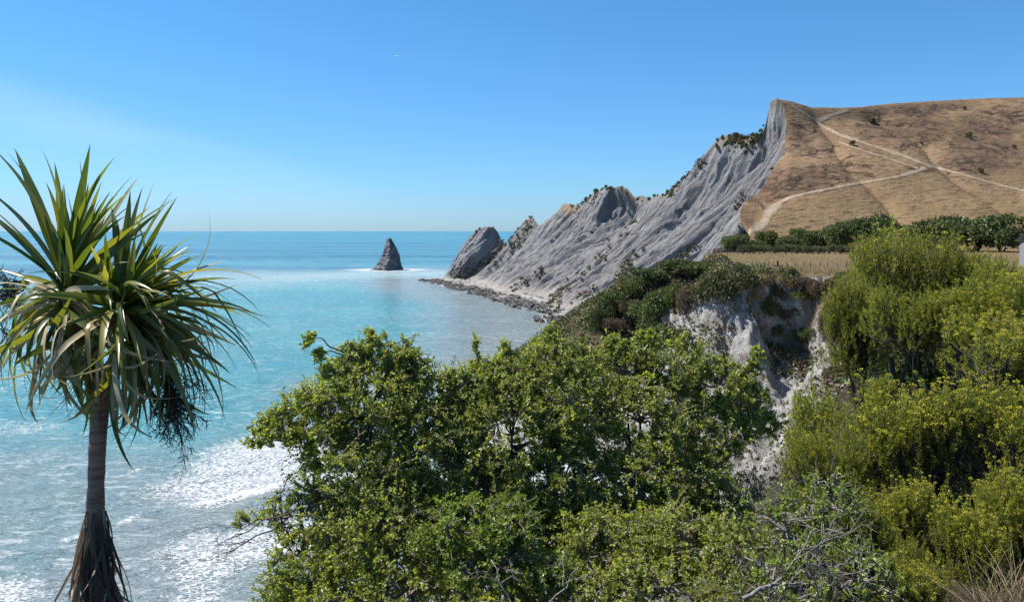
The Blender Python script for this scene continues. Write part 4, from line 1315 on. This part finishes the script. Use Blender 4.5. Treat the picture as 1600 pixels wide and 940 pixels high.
leafy_shrub('twiggy_shrub', 'half-bare twiggy shrub with bleached branches at the bottom right', fp(1280, 5.2), [
    (1230, 830, 6.2, 80, 80, .4, .5), (1290, 800, 6.3, 70, 66, .4, .6), (1300, 890, 5.6, 100, 60, .4, .6), (1210, 910, 5.5, 90, 50, .4, .5), (1380, 905, 5.4, 50, 44, .3, .5), (1300, 770, 6.4, 60, 40, .3, .5)], 206, .75, M_SHRUB2, bark=M_DEADWOOD, bare=.35)


# ------------------------------------------------------------------ bare bleached branches on the ground
def twig_tree(rng, p, d, L, r, depth, out):
    q = np.linspace(0, 1, 5)[:, None]
    e = p + d * L
    pts = p * (1 - q) + e * q + rng.normal(size=(5, 3)) * L * .04 * np.sin(q * np.pi)
    out.append((pts, np.linspace(r, r * .55, 5)))
    if depth:
        for k in range(rng.integers(2, 4)):
            t_ = rng.uniform(.35, 1.0)
            s_ = p + (e - p) * t_
            nd = unit(d + .75 * rng.normal(size=3))
            twig_tree(rng, s_, nd, L * rng.uniform(.45, .75), r * .55, depth - 1, out)


rng = np.random.default_rng(31)
for i, (a, bq, d, lab) in enumerate((((1200, 936), (1262, 838), 5.4, 'bleached dead branch rising on the left of the bottom twig tangle'), ((1280, 935), (1262, 870), 5.2, 'forked white dead branch in the middle of the twig tangle'),
                                     ((1262, 880), (1340, 905), 5.2, 'white dead branch lying across the bottom twig tangle'), ((1160, 935), (1216, 905), 5.2, 'thick pale dead branch at the bottom left of the tangle'),
                                     ((860, 940), (900, 890), 5.4, 'pale bare branch low in front of the middle shrub'), ((1390, 880), (1300, 830), 5.6, 'thin dead branch slanting under the yellow flowers'), ((800, 945), (770, 880), 5.3, 'curved grey bare branch at the bottom left of centre'), ((1180, 800), (1290, 740), 6.3, 'long dark dead stick slanting up in front of the gully foot'), ((470, 792), (372, 836), 6.6, 'bare thorny twig reaching left from the big leaning shrub over the foam'), ((452, 815), (362, 862), 6.55, 'lower bare twig drooping left from the big leaning shrub'))):
    s_, e_ = P(*a, d), P(*bq, d + rng.uniform(-.2, .2))
    out = []
    twig_tree(rng, s_ * 0, unit(e_ - s_), np.linalg.norm(e_ - s_) * 1.1, .007 if i != 3 else .016, 3, out)
    V, Fs_ = tubes(np.array([o[0] for o in out]), np.array([o[1] for o in out]), 5)
    o = link('dead_branch', MB().add(V, Fs_).mesh('dead_branch', [M_DEADWOOD if i < 7 else M_DARKBARK], True), None, s_)
    tag(o, lab, 'branch')


# ------------------------------------------------------------------ yellow-flowered shrubs on the right
def sprig_bush(seed, nsprig=520, fine=False, flower=.62, nl=46):
    """unit bush: about 1 wide (radius .5) and 1 high, made of upright leafy sprigs"""
    rng = np.random.default_rng(seed)
    lob = np.stack((rng.uniform(-.30, .30, 9), rng.uniform(-.30, .30, 9), rng.uniform(.42, .74, 9)), -1)
    lr = rng.uniform(.18, .30, 9)
    pk = rng.choice(9, nsprig, p=lr ** 2 / (lr ** 2).sum())
    dr = rdir(nsprig, rng)
    dr[:, 2] = np.abs(dr[:, 2]) * .9 + .08 * rng.normal(size=nsprig)
    dr = unit(dr)
    tip = lob[pk] + dr * (lr[pk] * (.62 + .42 * rng.random(nsprig)))[:, None]
    low_ = rng.random(nsprig) < .30
    tip[low_, 2] *= rng.uniform(.25, .8, low_.sum())
    tip[:, :2] *= np.where(low_, 1.15, 1.0)[:, None]
    ax = unit(.50 * dr + np.array((0, 0, .85)) + .22 * rng.normal(size=(nsprig, 3)))
    ln = rng.uniform(.13, .27, nsprig)
    tall = rng.random(nsprig) < .10
    tip = tip + ax * (tall * rng.uniform(.04, .15, nsprig))[:, None]
    ln = ln + tall * .12
    base_ = tip - ax * ln[:, None]
    q = np.linspace(0, 1, 4)[None, :, None]
    sag = unit(np.cross(ax, rdir(nsprig, rng))) * .02
    p3 = base_[:, None] * (1 - q) + tip[:, None] * q + sag[:, None] * np.sin(q * np.pi)
    b = MB()
    V, Fs_ = tubes(p3, np.linspace(.0032, .0014, 4)[None], 3, cap=False)
    b.add(V, Fs_, 1)
    core = np.array((0, 0, .12))
    p4 = np.stack((core + rng.normal(size=(nsprig, 3)) * .03, (core + base_) / 2 + rng.normal(size=(nsprig, 3)) * .03 - (0, 0, .04), base_), 1)[::2]
    V, Fs_ = tubes(p4, np.array([[.008, .005, .003]]), 4, cap=False)
    b.add(V, Fs_, 1)
    t_ = np.tile(np.linspace(.05, 1, nl), nsprig) + rng.normal(size=nsprig * nl) * .02
    t_ = np.clip(t_, 0, 1)[:, None]
    ti = np.repeat(np.arange(nsprig), nl)
    pt = base_[ti] * (1 - t_) + tip[ti] * t_ + sag[ti] * np.sin(t_ * np.pi)
    A = ax[ti]
    sv = unit(np.cross(A, rdir(len(A), rng)))
    D = unit(A * rng.uniform(.5, 1.3, (len(A), 1)) + sv)
    L = (.034 if not fine else .042) * rng.uniform(.7, 1.3, len(A)) * (1.1 - .45 * t_[:, 0])
    V, Fa = leaf_cards(pt, D, unit(sv + .6 * rng.normal(size=sv.shape)), L, L * (.24 if not fine else .15), .1)
    b.add(V, Fa, 0)
    cr = b.mesh('crown', [M_SPRIG2 if fine else M_SPRIG, M_DARKBARK])
    fl = None
    if flower > 0:
        hv = (rng.random(nsprig) < flower) & ~low_ & (tip[:, 2] > .35)
        hp = np.repeat(tip[hv], 22, 0)
        hd = rdir(len(hp), rng)
        hd[:, 2] = np.abs(hd[:, 2])
        hr = np.repeat(rng.uniform(.012, .022, hv.sum()), 22)[:, None]
        pt = hp + hd * hr * (1, 1, .65)
        V, Fa = leaf_cards(pt, unit(hd + .8 * rng.normal(size=hd.shape)), hd, .011, .010, .1)
        fl = MB().add(V, Fa).mesh('flower_heads', [M_FLOWER])
    return cr, fl


SB = [sprig_bush(300 + i) for i in range(3)]
SBG = [sprig_bush(310 + i, 560, False, .12) for i in range(2)]
SBF = [sprig_bush(320 + i, 900, True, .10, 36) for i in range(2)]
def standing(name, c, zb, wm, pair, lab, cat, grp, rg_, sr):
    zb = min(zb, c[2] - .35)
    g0 = min(gz(c[0], c[1]) - .05, zb)
    r = thing(name, (c[0], c[1], g0), lab, cat, grp, rg_.uniform(0, 6.28))
    for nm, me in zip(('crown', 'flower_heads'), pair):
        if me is None:
            continue
        o = link(nm, me, r, (0, 0, zb - g0))
        o.scale = (wm / .98, wm / .98, (c[2] - zb) / .97)
        o['kind'] = 'stuff'
    top = zb - g0 + .35 * (c[2] - zb)
    for k in range(3):
        e = np.array((rg_.normal() * wm * .12, rg_.normal() * wm * .12, top))
        q = np.linspace(0, 1, 6)[:, None]
        pts_ = q * e + rg_.normal(size=(6, 3)) * .03 * np.sin(q * np.pi)
        V, Fs_ = tubes(pts_[None], np.linspace(sr, sr * .45, 6)[None], 6)
        link('stem', MB().add(V, Fs_).mesh('stem', [M_DARKBARK], True), r)
    return r


YB = [
    # px centre, py top, py foot, width px, distance, set, label
    (1450, 590, 800, 210, 8.2, SB, 'full yellow-flowered shrub right of the gully foot, widest of its kind'),
    (1330, 600, 800, 190, 8.6, SBG, 'green upright shrub with few flowers beside the gully foot'),
    (1570, 585, 790, 200, 7.8, SB, 'yellow-flowered shrub at the right edge below the dark gap'),
    (1296, 648, 830, 130, 8.0, SBG, 'green bushy shrub nearest the white gully scree'),
    (1250, 752, 850, 110, 7.2, SBG, 'low olive shrub at the foot of the white scree'),
    (1400, 735, 880, 130, 6.8, SB, 'yellow-tipped shrub in front of the dark hollow'),
    (1340, 765, 900, 130, 6.4, SBG, 'slender olive sprigs rising beside the twiggy shrub'),
    (1590, 705, 900, 130, 6.3, SB, 'yellow-flowered shrub cut by the right edge at mid height'),
    (1520, 770, 930, 130, 6.0, SB, 'yellow-flowered shrub above the pale grass'),
    (1445, 865, 990, 120, 5.4, SB, 'golden leaning shrub lowest in the bottom right corner'),
    (1420, 830, 960, 100, 5.9, SBG, 'small olive shrub between two yellow ones at the bottom'),
    (1570, 480, 620, 200, 11.0, SB, 'yellow-green shrub at the right edge over the dark gap'),
    (1510, 440, 530, 130, 12.5, SBG, 'olive shrub in front of the pale trunks, right of the fine-leaved tree'),
    (1590, 400, 560, 130, 12.0, SB, 'tall yellow-tipped shrub in front of the shed'),
    (1560, 385, 520, 110, 14.0, SBG, 'upright olive shrub left of the shed roof'),
    (1430, 440, 545, 120, 13.0, SBG, 'drooping olive shrub below the fine-leaved tree'),
    (1380, 580, 640, 60, 12.0, SBG, 'small grey-green shrub alone in the dark gap'),
]
for i, (px, a, bq, w, d, st_, lab) in enumerate(YB):
    rg_ = np.random.default_rng(400 + i)
    c = P(px, a, d)
    zb = P(px, bq, d)[2]
    standing('flowering_shrub', c, zb, w / F * d, st_[i % len(st_)], lab, 'shrub', 'yellow-flowered shrubs on the right', rg_, .018)
FT = [
    (1400, 345, 545, 180, 16.0, 'tall fine-leaved yellowish tree standing before the dark belt trees'),
    (1345, 420, 585, 120, 14.5, 'fine-leaved drooping shrub on the gully side of the tall yellowish tree'),
    (1490, 375, 535, 150, 15.5, 'fine-leaved tree right of the tall yellowish one'),
]
for i, (px, a, bq, w, d, lab) in enumerate(FT):
    c = P(px, a, d)
    standing('fine_leaved_tree', c, P(px, bq, d)[2], w / F * d, SBF[i % 2], lab, 'tree', 'fine-leaved trees on the right', np.random.default_rng(450 + i), .045)

# pale grass at the bottom right corner and at the foot of the scree
rng = np.random.default_rng(51)


def arch_blades(foot, n, hgt, spread, wd):
    a = rng.uniform(0, 6.28, n)
    q = np.linspace(0, 1, 7)[None, :, None]
    out = np.stack((np.cos(a), np.sin(a), np.zeros(n)), -1)
    L = hgt * rng.uniform(.6, 1.2, n)[:, None, None]
    r0 = np.array(foot) + out * rng.uniform(0, .06, (n, 1)) + rng.normal(size=(n, 3)) * (.04, .04, 0)
    up_ = np.array((0, 0, 1.0))
    sp_ = spread * rng.uniform(.2, 1.3, n)[:, None, None]
    return r0[:, None] + L * (up_ * (q - .25 * q ** 2 * sp_) + out[:, None] * sp_ * q ** 1.8)


for nm, lab, spots, n, hg in (('grass_tuft', 'pale arching dry grass in the bottom right corner', ((1575, 985, 4.6), (1545, 990, 4.7), (1600, 980, 4.5)), 46, .38),
                              ('grass_tuft', 'straw-coloured grass tuft at the foot of the white scree', ((1165, 800, 7.6), (1150, 770, 7.8), (1185, 780, 7.7)), 60, .34)):
    b = MB()
    o0 = P(*spots[0])
    for sp_ in spots:
        V, Fs_ = tubes(arch_blades(P(*sp_) - o0, n, hg, .8, .004), np.linspace(.0032, .0010, 7)[None], 3, cap=False)
        b.add(V, Fs_)
    tag(link(nm, b.mesh(nm, [M_STRAW]), None, o0), lab, 'grass')

# ------------------------------------------------------------------ cabbage tree
CD = 5.5
CT0 = P(150, 1010, CD)
M_CLEAF = leaf_material('cabbage_leaf', [(0, (.045, .070, .016)), (.3, (.09, .125, .025)), (.65, (.17, .18, .04)), (.88, (.28, .25, .07)), (1, (.32, .24, .09))], .40, .36, .55, (1.6, 1.6, .55), True)
M_CDEAD = leaf_material('withered_leaf', [(0, (.09, .062, .048)), (.5, (.21, .145, .105)), (1, (.38, .28, .19))], .12, .7, .2, (1, .9, .7), True)
M_CSTRAW = leaf_material('bleached_leaf', [(0, (.24, .19, .11)), (.6, (.40, .32, .19)), (1, (.52, .43, .28))], .30, .5, .35, (1, 1, .7), True)
M_CTRUNK, t = material('cabbage_trunk')
oc = t.n('ShaderNodeTexCoord').outputs['Object']
rng_n = t.noise(t.mapped(oc, scale=(3, 3, 26)), 1.6, 5, .6)
ver = t.noise(t.mapped(oc, scale=(30, 30, 3)), 1.2, 5, .65)
c = t.mix(t.smooth(rng_n, .35, .65), (.20, .105, .075), (.36, .21, .155))
c = t.mix(t.math('MULTIPLY', t.smooth(ver, .5, .7), .5), c, (.33, .215, .165))
t.out(t.principled(c, .9, t.bump(rng_n, .8, .012, t.bump(ver, .8, .01)), .15))
tree = thing('cabbage_tree', CT0, 'tall cabbage tree with two shaggy strap-leaved heads on the left', 'tree')


def strap(name, bend, mat, L=1.0, w=.058, kink=None, tipfray=0, seed=0):
    """strap leaf along +X that bends towards -Z; V-folded, tapering to a point"""
    rng_ = np.random.default_rng(seed)
    n = 13
    q = np.linspace(0, 1, n)
    an = -bend * q ** 1.4
    if kink:
        an = an - kink[1] * sstep(kink[0] - .05, kink[0] + .05, q)
    dx = np.cos(an)
    dz = np.sin(an)
    x = np.r_[0, np.cumsum((dx[1:] + dx[:-1]) / 2)] * L / (n - 1)
    z = np.r_[0, np.cumsum((dz[1:] + dz[:-1]) / 2)] * L / (n - 1)
    sway = .05 * rng_.normal() * q ** 2 * L
    wq = w * .5 * np.interp(q, [0, .08, .35, .6, .85, 1], [.62, .60, 1.0, .86, .42, .02])
    nx, nz_ = -np.sin(an), np.cos(an)
    fold = .32
    Lf = np.stack((x + nx * wq * fold, sway + wq, z + nz_ * wq * fold), -1)
    Md = np.stack((x, sway + 0 * x, z), -1)
    Rt = np.stack((x + nx * wq * fold, sway - wq, z + nz_ * wq * fold), -1)
    return new_mesh(name, np.stack((Lf, Md, Rt), 0), [grid_faces(3, n)], mat, smooth=True)


LEAF = {
    'erect': [strap('leaf', .15 + .12 * i, M_CLEAF, 1.0, .062, seed=i) for i in range(4)],
    'arch': [strap('leaf', .7 + .3 * i, M_CLEAF, 1.0, .05, seed=10 + i) for i in range(4)] + [strap('leaf', .5, M_CLEAF, 1.0, .05, (.55, 1.0), seed=16)],
    'droop': [strap('leaf', 1.1 + .25 * i, M_CLEAF, 1.0, .05, seed=20 + i) for i in range(3)] + [strap('leaf', .5, M_CLEAF, 1.0, .05, (.45, 1.1), seed=27)],
    'straw': [strap('leaf', 1.0 + .3 * i, M_CSTRAW, 1.0, .042, (.4 + .15 * i, .5), seed=40 + i) for i in range(3)],
    'dead': [strap('dead_leaf', .25 + .3 * i, M_CDEAD, 1.0, .026, seed=30 + i) for i in range(4)],
}


def put_leaf(kind, org, az, el, L, roll=0.0, wsc=1.0, name='leaf'):
    g = LEAF[kind]
    me = g[RNG.integers(len(g))]
    if name == 'leaf':
        NLEAF[0] += 1
        if NLEAF[0] > 296:                      # past the limit: the inner, older leaves are joined into one part
            rot = np.array(Matrix.Rotation(az, 3, 'Z') @ Matrix.Rotation(-el, 3, 'Y') @ Matrix.Rotation(roll, 3, 'X'))
            co = np.empty(len(me.vertices) * 3, np.float32)
            me.vertices.foreach_get('co', co)
            co = co.reshape(-1, 3) * (L, wsc, L) @ rot.T + (np.array(org) - CT0)
            XTRA.add(co, grid_faces(3, 13), 1 if kind == 'straw' else 0)
            return None
    o = link(name, me, tree, np.array(org) - CT0)
    o.rotation_euler = (Matrix.Rotation(az, 3, 'Z') @ Matrix.Rotation(-el, 3, 'Y') @ Matrix.Rotation(roll, 3, 'X')).to_euler()
    o.scale = (L, wsc, L)
    return o


NLEAF, XTRA = [0], MB()


# trunk, forking just under the heads
def limb(name, pts, rad, mat, sides=14):
    pts = np.array(pts)
    sg = np.r_[0, np.cumsum(np.linalg.norm(np.diff(pts, axis=0), axis=1))]
    q = np.linspace(0, sg[-1], 26)
    C_ = np.stack([np.interp(q, sg, pts[:, i]) for i in range(3)], -1)
    for i in range(3):
        C_[1:-1, i] = np.convolve(np.pad(C_[:, i], 1, mode='edge'), [.25, .5, .25], mode='valid')[1:-1]
    r_ = np.interp(q, sg, rad) * (1 + .05 * np.random.default_rng(5).normal(size=26))
    V, Fs_ = tubes(C_[None] - CT0, r_[None], sides)
    return link(name, MB().add(V, Fs_).mesh(name, [mat], True), tree)


px2m = CD / F
limb('trunk', [P(150, 1010, CD), P(149, 880, CD), P(149, 790, CD), P(152, 700, CD), P(157, 620, CD), P(160, 585, CD)], [.070, .064, .056, .058, .060, .064], M_CTRUNK)
limb('branch', [P(156, 600, CD), P(142, 556, CD), P(128, 520, CD), P(112, 480, CD), P(104, 450, CD)], [.066, .056, .050, .046, .03], M_CTRUNK)
limb('branch', [P(166, 590, CD), P(184, 556, CD), P(204, 534, CD - .03), P(216, 505, CD - .05), P(214, 478, CD - .05)], [.052, .046, .044, .042, .03], M_CTRUNK)

HA, HB_, HC = P(102, 452, CD), P(188, 476, CD - .05), P(96, 470, CD + .15)
rg = np.random.default_rng(77)


def head(org, n, wind, elr, Lr, azr=None):
    for i in range(n):
        u = (i + rg.random()) / n                # 0 = youngest, upright; 1 = oldest, hanging
        el = math.radians(np.interp(u, [0, .25, .5, .75, 1], elr)) + rg.normal() * .20
        az = rg.uniform(0, 2 * math.pi) if azr is None else rg.uniform(*azr)
        # wind from the left pushes leaves to the right
        if rg.random() < wind and math.cos(az) < 0:
            az = math.pi - az
        L = rg.uniform(*Lr) * (1 if u > .1 else .8)
        kind = 'erect' if el > .75 else ('arch' if el > -.05 else 'droop')
        if u > .36 and rg.random() < .55:
            kind = 'straw'
        o_ = np.array(org) + (0, 0, -.16 * u) + rg.normal(size=3) * .012
        put_leaf(kind, o_, az, el, L, rg.normal() * .8, rg.uniform(.55, 1.1))


# the big upright fan of the left head and the right head's streaming tips
for tip, org, wsc in (((30, 226), HA, 1.3), ((75, 235), HA, 1.2), ((2, 240), HA, 1.3), ((-8, 275), HA, 1.3), ((-20, 320), HA, 1.3), ((58, 246), HA, .9), ((140, 248), HA, 1.0), ((158, 244), HA, 1.15), ((-14, 345), HA, 1.25), ((100, 262), HA, 1.1), ((182, 318), HA, 1.1),
                      ((172, 296), HA, 1.0), ((190, 330), HB_, 1.0), ((208, 312), HB_, 1.1), ((228, 300), HB_, 1.0), ((165, 330), HA, .9), ((252, 292), HB_, 1.1), ((256, 304), HB_, 1.2), ((284, 326), HB_, .8), ((270, 308), HB_, .9), ((272, 378), HB_, 1.1), ((318, 392), HB_, 1.0), ((350, 410), HB_, 1.0), ((404, 452), HB_, 1.2), ((385, 440), HB_, 1.1), ((412, 516), HB_, 1.0), ((405, 500), HB_, .9), ((400, 575), HB_, .9), ((392, 545), HB_, .9),
                      ((372, 632), HB_, .8), ((345, 640), HB_, .9), ((20, 600), HA, .9), ((40, 625), HA, .8), ((84, 655), HA, 1.0), ((66, 630), HA, .8), ((122, 640), HA, .7), ((-12, 590), HA, .9), ((8, 575), HA, 1.0), ((138, 625), HA, .8), ((232, 600), HB_, .8), ((250, 620), HB_, 1.1), ((270, 640), HB_, .9), ((296, 632), HB_, .9), ((318, 648), HB_, .8), ((336, 612), HB_, .9), ((362, 600), HB_, .9), ((350, 570), HB_, 1.0), ((376, 556), HB_, .9), ((300, 600), HB_, 1.0), ((225, 650), HB_, .6), ((190, 668), HB_, .6), ((-20, 520), HA, 1.0), ((-5, 470), HA, 1.0), ((28, 640), HA, .9), ((50, 668), HA, .95), ((104, 686), HA, .95), ((0, 556), HA, .9)):
    e_ = P(tip[0], tip[1], CD + rg.uniform(-.25, .25))
    v = e_ - org
    L = np.linalg.norm(v)
    up_t = v[2] / L
    kind, corr = ('erect', .12) if up_t > .25 else (('arch', .42) if up_t > -.35 else ('droop', .45))
    put_leaf(kind, org + rg.normal(size=3) * .012, math.atan2(v[1], v[0]), math.asin(np.clip(up_t, -1, 1)) + corr, L * (1.06 if kind == 'erect' else 1.2), rg.normal() * .4, wsc)


head(HA, 150, .25, (76, 40, 6, -28, -64), (.60, 1.04))
head(HB_, 195, .78, (44, 16, -8, -34, -68), (.62, 1.08))
# dead skirt under the crown and the big shaggy collar on the trunk
for i in range(20):
    org = (HA if i % 2 else HB_) + np.array((0, 0, -.16)) + rg.normal(size=3) * .03
    put_leaf('dead', org, rg.uniform(0, 6.28), math.radians(rg.uniform(-80, -45)), rg.uniform(.45, .8), rg.normal() * .6, .9, 'dead_leaf')
for i in range(175):
    u = rg.random()
    a = rg.uniform(0, 2 * math.pi)
    r0 = .060 + .03 * rg.random() * u
    z0 = P(149, 792 + 130 * u ** 1.2, CD)[2]
    org = np.array((CT0[0] + r0 * math.cos(a), CT0[1] + r0 * math.sin(a), z0))
    put_leaf('dead', org, a + rg.normal() * .35, math.radians(rg.uniform(-88, -70)) + (.35 if rg.random() < .05 else 0), rg.uniform(.35, .75), rg.normal() * .7, rg.uniform(.6, 1.2), 'dead_leaf')

M_CLEAF2 = leaf_material('inner_cabbage_leaf', [(0, (.045, .070, .016)), (.5, (.10, .13, .03)), (1, (.26, .22, .06))], .40, .36, .55, (1.6, 1.6, .55))
M_CSTRAW2 = leaf_material('inner_bleached_leaf', [(0, (.24, .19, .11)), (.6, (.40, .32, .19)), (1, (.52, .43, .28))], .30, .5, .35, (1, 1, .7))
link('leaf_mass', XTRA.mesh('leaf_mass', [M_CLEAF2, M_CSTRAW2], True), tree)['kind'] = 'stuff'

# dried flower panicles
M_PAN = plain('dry_panicle', (.030, .020, .018), (.085, .060, .050), 60)


def panicle(org, dirs, L, n, seed, down):
    r2 = np.random.default_rng(seed)
    segs = []

    def grow(p, d, l, r, depth):
        pts = [p]
        dd = d
        for k in range(5):
            dd = unit(dd + np.array((0, 0, -down)) * .16 + r2.normal(size=3) * .13)
            pts.append(pts[-1] + dd * l / 5)
        pts = np.array(pts)
        segs.append((pts, np.linspace(r, r * .5, 6)))
        if depth:
            for k in range({3: 8, 2: 7, 1: 5}[depth]):
                i = r2.integers(1, 6)
                grow(pts[i], unit(dd + .95 * r2.normal(size=3)), l * r2.uniform(.38, .62), max(r * .55, .0022), depth - 1)
    for d in dirs:
        grow(np.array(org, float), unit(np.array(d, float)), L, .010, n)
    b_ = MB()
    V, Fs_ = tubes(np.array([s_[0] for s_ in segs]), np.array([s_[1] for s_ in segs]), 3, cap=False)
    b_.add(V, Fs_)
    ends = np.concatenate([s_[0][3:] for s_ in segs[1:]])
    V, Fa = leaf_cards(ends, rdir(len(ends), r2), rdir(len(ends), r2), .011, .008, .2)
    b_.add(V, Fa)
    return link('flower_panicle', b_.mesh('flower_panicle', [M_PAN]), tree)


panicle(P(262, 560, CD - .1) - CT0, ((.25, 0, -1), (-.05, .2, -1), (.1, -.2, -1)), .40, 3, 3, 1.0)
panicle(P(50, 440, CD + .2) - CT0, ((-1, .1, -.1), (-.8, -.2, -.5)), .32, 3, 4, .5)
V, Fs_ = tubes(np.array([[HB_ - CT0, P(240, 510, CD - .1) - CT0, P(262, 562, CD - .1) - CT0]]), np.array([[.014, .012, .009]]), 6)
link('flower_stalk', MB().add(V, Fs_).mesh('flower_stalk', [M_PAN], True), tree)
